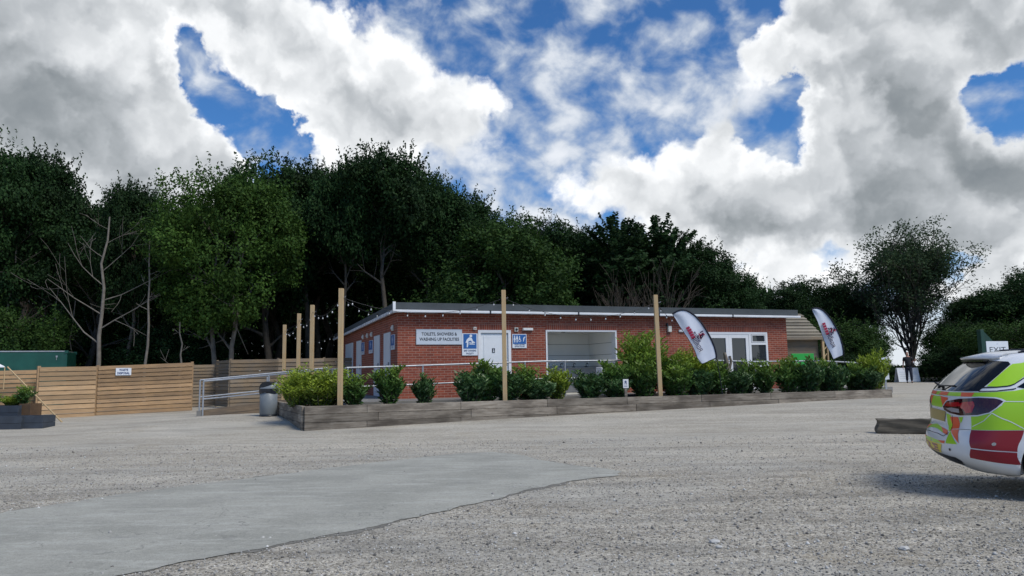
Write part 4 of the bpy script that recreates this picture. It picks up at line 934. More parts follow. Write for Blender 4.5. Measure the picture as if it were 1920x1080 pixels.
# EXIT sign
a=at(1848,640,31); b=at(1889,640,31.3); g_=gz(a.x,a.y); o=thing('exit_sign','white rectangular sign reading exit rising behind the car roof','sign',((a.x+b.x)/2,(a.y+b.y)/2,g_),math.atan2(b.y-a.y,b.x-a.x)); w_=(b-a).length; zt=a.z-g_
MB().box((-w_/2,-.02,zt-.72),(w_/2,0,zt),bev=.004).build('panel',M['signwhite'],o)
text('lettering','EXIT',.32,M['ink'],o,0,zt-.37,-.0235,w_*.74); MB().prism([(-.05,zt-.13),(.05,zt-.13),(.0,zt-.07)],-.024,-.021).build('arrow_mark',M['signgrey'],o)
for x in (-w_/2+.08,w_/2-.08): MB().box((x-.03,.002,0),(x+.03,.06,zt-.02)).build('post',M['dark_green'],o)
a=at(1838,618,34); g_=gz(a.x,a.y); o=thing('green_cabinet','dark green steel cabinet standing against the bushes behind the exit sign','cabinet',(a.x,a.y,g_)); zt=a.z-g_
MB().box((0,0,0),(.16,.3,zt),bev=.01).build('post',M['dark_green'],o); MB().add([(.16,.1,0),(.75,.1,0),(.75,.2,0),(.16,.2,0),(.16,.1,zt-.02),(.62,.1,zt-.55),(.62,.2,zt-.55),(.16,.2,zt-.02)],BF).build('panel',M['dark_green'],o)

# ------------------------------------------------------------------ vegetation
def leaf_mat(name,cols,rough=.7,trans=.22,hgt=None):
    m=bpy.data.materials.new(name); m.use_nodes=True; t=m.node_tree; b=t.nodes['Principled BSDF']
    b.inputs['Roughness'].default_value=rough; b.inputs['Specular IOR Level'].default_value=.18
    r=t.nodes.new('ShaderNodeValToRGB'); e=r.color_ramp.elements; t.links.new(island(t),r.inputs[0])
    for i,c in enumerate(cols):
        q=e[i] if i<2 else e.new(i/(len(cols)-1)); q.position=[0,1][i] if i<2 else q.position
    ps=sorted(e,key=lambda q:q.position)
    for i,(q,c) in enumerate(zip(ps,cols)): q.position=i/(len(cols)-1); q.color=(*c,1)
    oi=t.nodes.new('ShaderNodeObjectInfo'); col=hsv(t,r.outputs[0],mapr(t,oi.outputs['Random'],0,1,.78,1.22,False))
    big=noise(t,coords(t),.55,3,.6); col=hsv(t,col,mapr(t,big,.3,.7,.70,1.30,False))
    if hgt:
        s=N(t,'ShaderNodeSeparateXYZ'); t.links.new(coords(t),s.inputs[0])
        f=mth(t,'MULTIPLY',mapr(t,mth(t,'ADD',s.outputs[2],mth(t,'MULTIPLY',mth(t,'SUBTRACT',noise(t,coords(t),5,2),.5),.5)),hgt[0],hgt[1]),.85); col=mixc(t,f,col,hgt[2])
    t.links.new(col,b.inputs['Base Color'])
    if trans:
        tr=t.nodes.new('ShaderNodeBsdfTranslucent'); t.links.new(col,tr.inputs[0]); mx=t.nodes.new('ShaderNodeMixShader'); mx.inputs[0].default_value=trans
        out=[n for n in t.nodes if n.type=='OUTPUT_MATERIAL'][0]; t.links.new(b.outputs[0],mx.inputs[1]); t.links.new(tr.outputs[0],mx.inputs[2]); t.links.new(mx.outputs[0],out.inputs[0])
    return m
M['leaf_dark']=leaf_mat('dark_leaves',[(.010,.030,.009),(.017,.045,.012),(.028,.064,.017)])
M['leaf_mid']=leaf_mat('green_leaves',[(.020,.052,.011),(.034,.078,.015),(.055,.105,.021)])
M['leaf_light']=leaf_mat('light_leaves',[(.024,.062,.010),(.041,.090,.014),(.066,.124,.021)])
M['leaf_grey']=leaf_mat('grey_green_leaves',[(.022,.045,.020),(.036,.064,.027),(.055,.085,.038)])
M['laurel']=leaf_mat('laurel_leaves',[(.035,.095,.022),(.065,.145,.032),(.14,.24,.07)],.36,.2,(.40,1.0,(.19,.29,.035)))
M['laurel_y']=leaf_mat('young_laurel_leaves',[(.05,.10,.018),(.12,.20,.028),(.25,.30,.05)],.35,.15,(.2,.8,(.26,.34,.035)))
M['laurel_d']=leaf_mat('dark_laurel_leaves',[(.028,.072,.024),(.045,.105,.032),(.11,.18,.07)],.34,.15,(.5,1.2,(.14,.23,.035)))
M['bark']=grubby('bark',(.10,.085,.065),.9,0,.4,5,b_=.5)
M['bark_pale']=grubby('pale_bark',(.17,.155,.13),.9,0,.35,5,b_=.5)
M['bark_dead']=grubby('dead_wood',(.20,.18,.15),.9,0,.35,5,b_=.5)
M['bark_red']=grubby('twig_bark',(.085,.065,.045),.9,0,.3,5)
def leaf_arrays(C_,D_,L,W,g,flat=0.,out=None):
    """one pointed leaf or leaf spray per centre C_, pointing along D_"""
    n=len(C_); D_=D_/np.maximum(1e-6,np.linalg.norm(D_,axis=1,keepdims=True))
    A=g.normal(size=(n,3))*(1 if out is None else .55); A[:,2]+=flat*2
    if out is not None: A+=out*1.1
    S_=np.cross(D_,A); S_/=np.maximum(1e-6,np.linalg.norm(S_,axis=1,keepdims=True))
    l=(L*(.7+.6*g.random(n)))[:,None]; w_=(W*(.7+.6*g.random(n)))[:,None]; nn=np.cross(S_,D_)*w_*.25
    V=np.stack([C_-D_*l*.5,C_+S_*w_*.5-D_*l*.05+nn,C_+D_*l*.5,C_-S_*w_*.5-D_*l*.05+nn],1).reshape(-1,3)
    return V,np.arange(4*n).reshape(-1,4)
def limb(q,p,d,L,r,g,depth,tips,bend=.25,split=3,spread=.6,up=.15,segs=4,minr=.008):
    pts=[p.copy()]; rs=[r]; dd=d.normalized()
    for i in range(segs):
        dd=(dd+Vector(g.normal(size=3).tolist())*bend*.5+Vector((0,0,up))*.3).normalized(); p=p+dd*L/segs; pts.append(p.copy()); rs.append(max(minr,r*(1-.75*(i+1)/segs)))
    q.tube(pts,rs,5 if r<.05 else 7,cap=False)
    tips.append((pts[-1],dd)); 
    if depth>0:
        for i in range(split):
            k=1+int(g.integers(segs-1)) if segs>1 else 1; a=Vector(g.normal(size=3).tolist()); nd=(dd+a*spread).normalized()
            limb(q,pts[k].copy(),nd,L*(.5+.25*g.random()),rs[k]*.6,g,depth-1,tips,bend,split,spread,up,segs,minr)
def make_tree(seed,H,R,cb,leafmat,bark,kind='broad',nl=34000,trunks=1,ls=.17,lobes=30):
    """tree of height H, crown radius R, crown starting at height cb"""
    g=np.random.default_rng(seed); root=thing('tree','t','tree'); q=MB(); tips=[]
    for k in range(trunks):
        off=Vector((g.normal()*.5,g.normal()*.3,0)) if trunks>1 else Vector((0,0,0)); pts=[off+Vector((0,0,-.3))]; rr=[.022*H*(.7 if trunks>1 else 1)]
        for i in range(1,8):
            t=i/7; pts.append(off+Vector((g.normal()*.15+off.x*t*1.2,g.normal()*.15,H*.86*t))); rr.append(max(.02,.020*H*(1-t)**.9*(.7 if trunks>1 else 1)))
        q.tube(pts,rr,8,cap=False)
        for i in range(12//trunks+2):
            h=cb*.8+(H*.82-cb*.8)*((i+.5)/(12//trunks+2)); t=h/(H*.86); a=i*2.4+g.random()*.8; j=min(6,int(t*7)); p=pts[j].lerp(pts[min(7,j+1)],t*7-j)
            limb(q,p,Vector((math.cos(a),math.sin(a),.5+.5*t)),R*(.75-.25*t),.008*H*(1-t*.6),g,1,tips,segs=3)
    q.build('trunk',bark,root)
    Cs=[];Ds=[];Os=[]
    mid=(H+cb)/2; hz=(H-cb)/2
    if kind in('broad','bush'):
        lob=[]
        for i in range(lobes):
            v=g.normal(size=3); v/=np.linalg.norm(v); v[2]=v[2]*.9+.1
            rad=R*(1-.35*max(0,v[2])) ; s=.55+.28*g.random()
            lob.append((np.array([v[0]*R*s,v[1]*R*s,mid+v[2]*hz*s]),R*(.26+.20*g.random())))
        per=nl//lobes
        for c,r in lob:
            m_=per//14; v=g.normal(size=(m_,3)); v/=np.linalg.norm(v,axis=1,keepdims=True)
            cl=c+v*(r*(.55+.5*g.random((m_,1))))*np.array([1,1,.8]); 
            for k in range(14):
                p=cl+g.normal(size=cl.shape)*.15; Cs.append(p); Ds.append(v*.35+g.normal(size=cl.shape)*.7+np.array([0,0,-.25])); Os.append(v)
        # shoots that break the outline
        ns=150
        v=g.normal(size=(ns,3)); v/=np.linalg.norm(v,axis=1,keepdims=True); v[:,2]=abs(v[:,2])*.9+.05
        idx=g.integers(lobes,size=ns)
        for s_ in range(ns):
            c,r=lob[idx[s_]]; d=v[s_]+np.array([0,0,.7]); d/=np.linalg.norm(d); L=.5+.7*g.random(); k=14; t=np.linspace(0,1,k)[:,None]
            p=c+v[s_]*r*.8+d*t*L+g.normal(size=(k,3))*.05; Cs.append(p); Ds.append(np.tile(d,(k,1))*.5+g.normal(size=(k,3))*.6); Os.append(np.tile(v[s_],(k,1)))
    elif kind=='plume':
        for i in range(170):
            v=g.normal(size=3); v/=np.linalg.norm(v); v[2]=abs(v[2])*1.1+.1 if i%3 else v[2]; c=np.array([v[0]*R*.6,v[1]*R*.6,mid+v[2]*hz*.62]); d=np.array([v[0],v[1],.8]); d/=np.linalg.norm(d)
            L=(1.0+.6*g.random())*(1.35 if v[2]>.55 else 1); k=34 if v[2]<=.55 else 60; d=d if v[2]<=.55 else (d+np.array([0,0,.5]))/np.linalg.norm(d+np.array([0,0,.5])); t=np.linspace(0,1,k)[:,None]; p=c+d*t*L+np.array([v[0]*.5,v[1]*.5,-.35])*t**2; sd=np.cross(d,[0,0,1]); sd/=np.linalg.norm(sd)+1e-6; sg=np.where(np.arange(k)%2,1,-1)[:,None]
            Cs.append(p+sg*sd*.10+g.normal(size=(k,3))*.03); Ds.append(sg*sd+d*.4+np.array([0,0,-.35])+g.normal(size=(k,3))*.15)
            if i%2==0:
                m_=nl//220; Cs.append(c*np.array([.8,.8,1])+g.normal(size=(m_,3))*R*.17+np.array([0,0,-.3])); Ds.append(g.normal(size=(m_,3)))
    elif kind=='airy':
        T=[]; q2=MB()
        for i in range(16):
            a=i*2.4; limb(q2,Vector((0,0,.6+i*.16)),Vector((math.cos(a)*.34,math.sin(a)*.34,1)),H*(.44+.16*g.random()),.07,g,3,T,bend=.16,split=4,spread=.36,up=.30,segs=5,minr=.014)
        q2.build('branches',bark,root)
        for p,d in T:
            p=np.array(p); 
            k=int(nl/len(T)*(.35 if p[2]<H*.5 else (1.2 if p[2]<H*.72 else 2.6))*(.2+1.4*g.random()))
            if k<1: continue
            Cs.append(p+g.normal(size=(k,3))*np.array([.28,.28,.24])); Ds.append(g.normal(size=(k,3)))
    Cs=np.concatenate(Cs); Ds=np.concatenate(Ds)
    V,F=leaf_arrays(Cs,Ds,ls,ls*.62,g,flat=.30,out=np.concatenate(Os) if Os else None)
    mesh_np('crown',V,F,leafmat,root)
    root['_H']=H; root['_R']=R; return root
SRC={}
def src(key,*a,**k): 
    SRC[key]=make_tree(*a,**k); SRC[key].location=(0,-900,0); return SRC[key]
src('d1',1,12,3.3,3.2,M['leaf_dark'],M['bark'])
src('d2',2,12,3.0,4.0,M['leaf_dark'],M['bark'],lobes=24)
src('d3',3,12,3.6,2.6,M['leaf_dark'],M['bark'],lobes=36,nl=36000)
src('m1',4,10,3.4,2.0,M['leaf_mid'],M['bark'],nl=38000)
src('l1',5,11,3.7,2.6,M['leaf_light'],M['bark_pale'],trunks=2,nl=48000,ls=.16,lobes=36)
src('p1',6,9,2.6,2.4,M['leaf_dark'],M['bark'],kind='plume',nl=9000,ls=.24)
src('a1',7,11,3.4,2.5,M['leaf_grey'],M['bark'],kind='airy',nl=19000,ls=.18)
src('b1',8,6,3.0,.1,M['leaf_dark'],M['bark'],kind='bush',nl=24000,ls=.15)
src('b2',9,6,3.2,.1,M['leaf_mid'],M['bark'],kind='bush',nl=24000,ls=.15)
src('t1',10,12,3.0,6.5,M['leaf_dark'],M['bark'],nl=26000,lobes=22,ls=.19)
first=set()
def place(key,x,y,H,R,label,cat='tree',group=None,name=None,rot=None):
    s=SRC[key]; o=s if key not in first else copy_tree(s); 
    if key in first and '_x' in o: pass
    first.add(key)
    o.location=(x,y,gz(x,y)-.05); o.rotation_euler=(0,0,rnd.uniform(0,6.28) if rot is None else rot)
    kz=H/s['_H']; kr=R/s['_R']; o.scale=(kr,kr,kz); o['label']=label; o['category']=cat
    if group: o['group']=group
    elif 'group' in o: del o['group']
    if name: o.name=name
    return o
def tree_px(key,px,top,Z,wpx,label,**k):
    p=at(px,top,Z); H=p.z-gz(p.x,p.y); return place(key,p.x,p.y,H*.965,wpx/2/F_PX*Z*1.12,label,**k)
LT=[('d1',10,232,36,190,'tall tree at the far left edge with an open feathery top'),
('d2',100,268,38,170,'tall dark tree second from the left edge behind the bare trunks'),
('d3',195,332,38,210,'broad dark tree above the largest bare tree'),
('d2',258,322,35,120,'small headed dark tree standing above the dip in the skyline'),
('d1',345,318,39,160,'dark tree rising just left of the light green tree'),
('l1',425,305,33.6,250,'large light green tree with pale trunks behind the fence'),
('d3',505,256,40,210,'tall dark tree at the highest part of the skyline behind the light green tree'),
('t1',580,296,41,170,'dark tree with bare lower trunk right of the light green tree'),
('t1',648,296,38,120,'dark tree with bare lower trunk behind the left front post'),
('t1',722,266,38,165,'tall round headed dark tree above the left end of the roof'),
('t1',800,312,40,115,'pointed dark tree right of the tall round headed one'),
('d2',880,346,41,170,'dark tree above the white door'),
('m1',935,398,34.5,250,'mid green spreading tree with a visible trunk behind the roof'),
('d3',1008,362,41,180,'dark tree standing behind the mid green spreading tree'),
('d1',1068,392,41,140,'dark tree above the wash-up opening'),
('p1',1152,412,37,150,'plumed tree with arching shoots left of the right front post'),
('p1',1234,420,37.5,140,'plumed tree with arching shoots above the right front post'),
('d2',1312,440,38,140,'rounded dark tree above the larger feather flag'),
('d1',1352,470,39,120,'dark tree sloping down towards the gap in the skyline'),
('b1',1392,520,40,70,'small dark tree at the edge of the gap above the roof end'),
('d1',1480,516,52,105,'dark tree just right of the gap in the skyline'),
('d3',1525,500,54,150,'dark bushy tree above the timber shed'),
('d1',1590,508,53,120,'dark tree left of the open airy tree'),
('a1',1692,450,50,158,'open airy tree with many thin branches showing sky through them'),
('d2',1812,548,52,100,'dark tree just right of the open airy tree'),
('d1',1855,528,49,140,'dark tree above the exit sign'),
('d3',1915,492,48,170,'tallest dark tree at the right edge'),
('d1',2000,470,50,190,'dark tree continuing beyond the right edge'),
('d2',-80,215,37,180,'tall tree continuing beyond the left edge')]
for k,px,top,Z,wp,lb in LT: tree_px(k,px,top,Z,wp,lb)
# lower bushes and hedge trees on the right
BR=[('b1',1440,600,46,130,'dark bush behind the shed roof'),('b2',1565,585,46,150,'dark green bush behind the smaller flag'),('b1',1612,600,47,95,'dark bush left of the walking person'),('b1',1785,590,46,110,'dark bush right of the walking person'),
('b2',1830,600,44,150,'green bush behind the green cabinet'),('b2',1915,590,40,190,'olive green bush behind the exit sign'),('b1',1795,640,43,120,'low dark bush between person and car'),('b1',1590,660,44,120,'low dark bush behind the end of the railing'),('b1',1668,682,45.5,80,'low dark bush directly behind the notice board'),('b2',2010,580,41,190,'green bush beyond the right edge'),('b1',1500,640,44,150,'low dark bush behind the shed')]
for k,px,top,Z,wp,lb in BR: tree_px(k,px,top,Z,wp,lb,cat='bush',name='bush')
# filler rows deeper in the wood
GR='dark trees deep in the wood behind the front row'
for row,(Z,n,dy) in enumerate(((46,17,48),(53,15,62))):
    for i in range(n):
        px=-110+i*(1440/(n-1))+rnd.uniform(-25,25); sky=float(np.interp(px,[-100,60,200,300,430,500,720,800,1000,1150,1250,1320,1380,1450],[225,235,335,350,310,262,270,320,375,395,400,455,500,560]))
        tree_px(rnd.choice(['d1','d2','d3']),px,sky+dy,Z,170,'dark tree deep in the wood mostly hidden behind the front row',group=GR)
for i,(px,Z) in enumerate([(40,35),(330,36),(170,41),(-40,34),(1000,39),(1100,38),(860,38),(1190,38),(1290,37),(1390,38),(785,37)]):
    tree_px('b1' if i%2 else 'b2',px,[560,600,560,590,560,570,540,560,570,580,560][i],Z,190,['green bush behind the green container','green bush at the foot of the light green tree','dark bush behind the largest bare tree','dark bush beyond the left edge of the container','dark bush behind the middle front post above the roof','green bush behind the roof above the wash-up opening','dark bush behind the roof above the baby changing sign','green bush below the plumed trees behind the roof','dark bush behind the roof near the larger flag','green bush behind the right half of the roof','dark bush behind the roof above the long sign'][i],cat='bush',name='bush')
# thicket closing the back of the wood
g=np.random.default_rng(77); n=60000
px_=g.uniform(-250,1450,n); Zt=g.uniform(58,66,n); xx=(px_-960)/F_PX*Zt; zz=g.random(n)**.8*7.5; V,F=leaf_arrays(np.stack([xx,Zt,zz+.3],1),g.normal(size=(n,3)),.55,.4,g)
tag(mesh_np('thicket',V,F,M['leaf_dark']),kind='stuff',label='dark thicket of leaves closing the back of the wood')
n=22000; px_=g.uniform(1400,2250,n); Zt=g.uniform(60,66,n); xx=(px_-960)/F_PX*Zt; zz=g.random(n)*3.6*np.where((px_>1620)&(px_<1765),.28,1); V,F=leaf_arrays(np.stack([xx,Zt,zz+.3],1),g.normal(size=(n,3)),.5,.35,g)
tag(mesh_np('far_hedge',V,F,M['leaf_dark']),kind='stuff',label='far hedge closing the view behind the airy tree')
M['forest_floor']=leaf_mat('forest_floor',[(.02,.018,.01),(.03,.028,.014),(.04,.045,.018)],.9,0)
fl=[at(-400,700,33),at(360,700,33),at(760,700,36.5),at(1450,700,41),at(1500,700,43.5),at(2300,700,43.5)]
q=[(p.x,p.y) for p in fl]+[(120,200),(-150,200)]
bpoly('woodland_floor',[Vector((a,b,0)) for a,b in q],.0,.46,M['forest_floor'],'structure')
# ground cover along its front edge
n=9000; t_=g.random(n); px_=t_*2700-400; Ze=np.interp(px_,[-400,360,760,1450,1500,2300],[33,33,36.5,41,43.5,43.5])+g.random(n)*1.2; xx=(px_-960)/F_PX*Ze
V,F=leaf_arrays(np.stack([xx,Ze,.42+g.random(n)*.45],1),g.normal(size=(n,3))*.5+[0,0,.8],.22,.07,g); tag(mesh_np('undergrowth',V,F,M['leaf_mid']),kind='stuff',label='rough grass and weeds along the foot of the trees')

# bare trees
def bare(px,top,Z,label,seed,mat,rad=.10,depth=2,split=3,branch=8,spread=.5,low=.35,lean=0.,name='bare_tree',L=.38):
    p=at(px,top,Z); g=np.random.default_rng(seed); H=p.z-gz(p.x,p.y); o=thing(name,label,'tree',(p.x,p.y,gz(p.x,p.y)-.1)); q=MB(); pts=[];rs=[]
    for i in range(9): t=i/8; pts.append(Vector((lean*(t-1)*H+g.normal()*.05,g.normal()*.05,H*t))); rs.append(rad*(1-.8*t)+.012)
    q.tube(pts,rs,8,cap=False); q.build('trunk',mat,o); q=MB(); T=[]
    for i in range(branch):
        t=low+(.97-low)*(i+.5)/branch; j=int(t*8); a=g.random()*6.28; pp=pts[j].lerp(pts[min(8,j+1)],t*8-j); sg=1 if i%2 else -1
        limb(q,pp,Vector((sg*(.6+.5*g.random()),.3*g.normal(),.55)),H*L*(1.15-t)*(.7+.6*g.random()),rad*.42*(1.2-t),g,depth,T,bend=.22,split=split,spread=spread,up=.12,segs=4,minr=.007)
    q.build('branches',mat,o); return o
bare(200,402,31.8,'largest bare pale tree with long branches reaching left above the fence',21,M['bark_dead'],.10,2,2,9,low=.3,L=.50)
bare(34,410,36,'bare pale tree forked near the top at the far left',22,M['bark_dead'],.075,1,3,5,low=.6,lean=.05)
bare(283,448,31.6,'slim straight bare trunk right of the largest bare tree',23,M['bark_dead'],.06,1,2,6,low=.55,L=.13)
bare(108,505,36.5,'thin bare sapling left of the largest bare tree',24,M['bark_pale'],.035,1,2,5,low=.5,L=.25)
bare(140,560,36,'thinnest leaning bare sapling above the gate panel',25,M['bark_pale'],.028,1,2,3,lean=.06,L=.2)
bare(340,600,31.3,'short pale trunk standing before the light green tree',26,M['bark_pale'],.05,1,2,3,L=.3)
def fan(px,top,Z,label,seed):
    p=at(px,top,Z); g=np.random.default_rng(seed); H=p.z-gz(p.x,p.y); o=thing('bare_tree',label,'tree',(p.x,p.y,gz(p.x,p.y)-.1)); q=MB(); q.tube([(0,0,0),(.03,0,H*.25),(0,0,H*.42)],[.12,.10,.08],8,cap=False); q.build('trunk',M['bark_red'],o); q=MB(); T=[]
    for i in range(11):
        a=-.8+1.6*i/10; limb(q,Vector((0,0,H*(.36+.05*g.random()))),Vector((math.sin(a)*.9,.25*g.normal(),math.cos(a))),H*.33,.035,g,2,T,bend=.14,split=3,spread=.26,up=.1,segs=4,minr=.007)
    q.build('branches',M['bark_red'],o)
fan(1163,478,33.5,'leafless fan shaped tree behind the roof left of the right front post',31)
fan(1238,462,33.2,'leafless fan shaped tree rising directly behind the right front post',32)

# shrubs in the raised bed
def make_shrub(seed,H,R,mat,stems=16,per=34,ll=.150,low=.0):
    g=np.random.default_rng(seed); root=thing('shrub','s','shrub'); q=MB(); Cs=[];Ds=[]
    for i in range(stems):
        a=i*2.4+g.random()*.5; rr=R*math.sqrt((i+.5)/stems)*.92; top=np.array([rr*math.cos(a),rr*math.sin(a),H*(1-.50*(rr/R)**2)*(.62+.40*g.random())]); b=np.array([rr*.25*math.cos(a),rr*.25*math.sin(a),-.03])
        md=(b+top)/2+np.array([math.cos(a),math.sin(a),0])*rr*.22
        q.tube([b.tolist(),md.tolist(),top.tolist()],[.012,.009,.004],5,cap=False)
        t=np.linspace(.14+low,1,per); p=(1-t)[:,None]**2*b+2*(t*(1-t))[:,None]*md+t[:,None]**2*top; an=np.arange(per)*2.4+g.random()*6
        d=np.stack([np.cos(an),np.sin(an),.25+.9*t**2+g.normal(size=per)*.25],1); Cs.append(p+d/np.linalg.norm(d,axis=1,keepdims=True)*ll*.55+g.normal(size=(per,3))*.02); Ds.append(d)
        # side shoots
        for k in range(4):
            t0=.35+.55*g.random(); p0=(1-t0)**2*b+2*t0*(1-t0)*md+t0**2*top; dd=np.array([math.cos(a+g.normal()*1.2),math.sin(a+g.normal()*1.2),.9]); dd/=np.linalg.norm(dd); m_=14; tt=np.linspace(.1,1,m_)[:,None]; pp=p0+dd*tt*.34*R/.4
            an=np.arange(m_)*2.4; d=np.stack([np.cos(an),np.sin(an),np.full(m_,.5)],1); Cs.append(pp+d*ll*.4); Ds.append(d)
    q.build('stems',M['bark'],root)
    V,F=leaf_arrays(np.concatenate(Cs),np.concatenate(Ds),ll,ll*.34,g); mesh_np('foliage',V,F,mat,root); root['_H']=H; root['_R']=R; return root
def ssrc(key,*a,**k): SRC[key]=make_shrub(*a,**k)
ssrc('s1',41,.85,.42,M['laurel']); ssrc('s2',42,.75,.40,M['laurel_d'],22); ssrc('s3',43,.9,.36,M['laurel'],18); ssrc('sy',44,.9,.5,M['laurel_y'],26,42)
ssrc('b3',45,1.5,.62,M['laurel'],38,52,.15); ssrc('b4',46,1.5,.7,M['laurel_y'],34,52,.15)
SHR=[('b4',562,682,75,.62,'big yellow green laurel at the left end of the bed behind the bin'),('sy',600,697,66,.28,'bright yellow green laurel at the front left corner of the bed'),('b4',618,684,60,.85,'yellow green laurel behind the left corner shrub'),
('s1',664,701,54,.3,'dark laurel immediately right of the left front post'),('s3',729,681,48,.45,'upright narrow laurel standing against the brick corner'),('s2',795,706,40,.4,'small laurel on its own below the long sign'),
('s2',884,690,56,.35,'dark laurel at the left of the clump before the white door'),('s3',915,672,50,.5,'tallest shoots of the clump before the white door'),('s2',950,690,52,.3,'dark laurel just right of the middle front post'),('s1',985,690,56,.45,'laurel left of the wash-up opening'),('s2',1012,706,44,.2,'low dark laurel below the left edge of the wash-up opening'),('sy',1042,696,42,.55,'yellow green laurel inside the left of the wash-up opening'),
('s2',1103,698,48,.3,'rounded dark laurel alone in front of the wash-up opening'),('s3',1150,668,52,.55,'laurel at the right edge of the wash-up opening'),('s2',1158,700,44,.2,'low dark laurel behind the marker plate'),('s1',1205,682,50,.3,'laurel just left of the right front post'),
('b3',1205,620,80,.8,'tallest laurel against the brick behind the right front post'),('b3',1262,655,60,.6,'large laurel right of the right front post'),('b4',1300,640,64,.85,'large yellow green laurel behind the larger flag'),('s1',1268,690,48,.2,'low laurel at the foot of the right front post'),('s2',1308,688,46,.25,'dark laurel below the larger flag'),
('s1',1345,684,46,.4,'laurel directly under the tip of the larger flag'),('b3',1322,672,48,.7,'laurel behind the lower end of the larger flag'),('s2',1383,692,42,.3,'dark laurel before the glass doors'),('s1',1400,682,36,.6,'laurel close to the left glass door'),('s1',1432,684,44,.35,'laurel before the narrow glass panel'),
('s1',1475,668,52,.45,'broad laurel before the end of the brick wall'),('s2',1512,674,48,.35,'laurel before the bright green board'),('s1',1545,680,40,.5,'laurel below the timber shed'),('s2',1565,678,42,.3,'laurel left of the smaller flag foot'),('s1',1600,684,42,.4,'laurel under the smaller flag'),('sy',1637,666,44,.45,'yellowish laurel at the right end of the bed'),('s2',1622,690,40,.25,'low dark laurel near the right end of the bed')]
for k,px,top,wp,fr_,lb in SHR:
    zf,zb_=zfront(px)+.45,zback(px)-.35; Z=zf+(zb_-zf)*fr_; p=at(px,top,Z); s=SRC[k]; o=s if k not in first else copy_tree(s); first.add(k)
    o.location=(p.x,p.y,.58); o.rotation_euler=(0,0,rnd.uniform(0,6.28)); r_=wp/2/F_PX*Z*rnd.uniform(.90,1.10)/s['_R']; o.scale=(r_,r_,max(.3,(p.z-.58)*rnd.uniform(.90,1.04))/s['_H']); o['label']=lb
for px,top,bot,wp,Z,k,lb in ((38,726,760,28,20.95,'s1','green shrub growing in the brown planter box'),(14,744,764,30,20.9,'sy','low yellow green plant in the taller dark plank bed'),(-30,740,764,40,20.9,'s1','plant in the dark plank bed at the left edge')):
    p=at(px,top,Z); b=at(px,bot,Z); s=SRC[k]; o=copy_tree(s); o.location=(p.x,p.y+.2,b.z); r_=wp/2/F_PX*Z/s['_R']; o.scale=(r_,r_,(p.z-b.z)/s['_H']); o['label']=lb
for o in list(bpy.data.objects):
    for k in ('_H','_R'):
        if k in o: del o[k]


CZ=[.20,.26,.33,.42,.52,.62,.70,.80,.92,1.02,1.09,1.14,1.335,1.44,1.50,1.532,1.545]
CXR=[.30,.17,.05,-.02,-.03,.0,.045,.05,.052,.065,.10,.15,.36,.50,.60,.75,1.1]
CW=[.78,.84,.875,.895,.905,.905,.905,.905,.90,.885,.87,.85,.765,.71,.665,.58,.40]
CXF=[4.50,4.62,4.68,4.70,4.68,4.62,4.56,4.45,4.10,3.55,3.32,3.22,2.78,2.50,2.28,2.05,1.7]
CA=[.50,.50,.50,.50,.50,.50,.48,.48,.50,.52,.50,.46,.34,.28,.26,.3,.3]
CB=[2.7,2.7,2.7,2.7,2.7,2.7,2.7,2.7,2.7,2.8,3.0,3.2,3.4,3.4,3.2,2.6,2.4]
def ci(z,T):
    # smooth (Catmull-Rom like) interpolation through the table
    z=min(max(z,CZ[0]),CZ[-1]); i=max(0,min(len(CZ)-2,int(np.searchsorted(CZ,z))-1)); h=CZ[i+1]-CZ[i]; t=(z-CZ[i])/h
    def sl(k):
        if k<=0 or k>=len(CZ)-1: return (T[min(k+1,len(CZ)-1)]-T[max(k-1,0)])/(CZ[min(k+1,len(CZ)-1)]-CZ[max(k-1,0)])
        a=(T[k]-T[k-1])/(CZ[k]-CZ[k-1]); b=(T[k+1]-T[k])/(CZ[k+1]-CZ[k])
        return 0 if a*b<=0 else 2*a*b/(a+b)
    m0,m1=sl(i)*h,sl(i+1)*h
    return (2*t**3-3*t*t+1)*T[i]+(t**3-2*t*t+t)*m0+(-2*t**3+3*t*t)*T[i+1]+(t**3-t*t)*m1
QS=0.95   # metres of arc given to the rear quarter
def surf(q,z):
    """body surface: q is roughly metres round the car from the centre of the tail; right side positive"""
    s=1 if q>=0 else -1; q=abs(q); xr,w,xf,a,n=ci(z,CXR),ci(z,CW),ci(z,CXF),ci(z,CA),ci(z,CB); af=.95; nf=2.6
    if q<=QS:
        th=q/QS*math.pi/2; th=th**1.0
        y=w*math.sin(th)**(2/n) if th>0 else 0; x=xr+a*(1-max(0,math.cos(th))**(2/n))
        x+=0.0
        return (x+.10*0,-s*y,z)
    L=max(.01,xf-af-xr-a); q2=q-QS
    if q2<=3.2:
        return (xr+a+L*q2/3.2,-s*w,z)
    th=min(1,(q2-3.2)/1.0)*math.pi/2
    return (xf-af+af*max(0,math.sin(th))**(2/nf),-s*w*max(0,math.cos(th))**(2/nf),z)
CAR_X,CAR_Y,CAR_Z,CAR_H=5.05,8.86,.05,-math.radians(18)
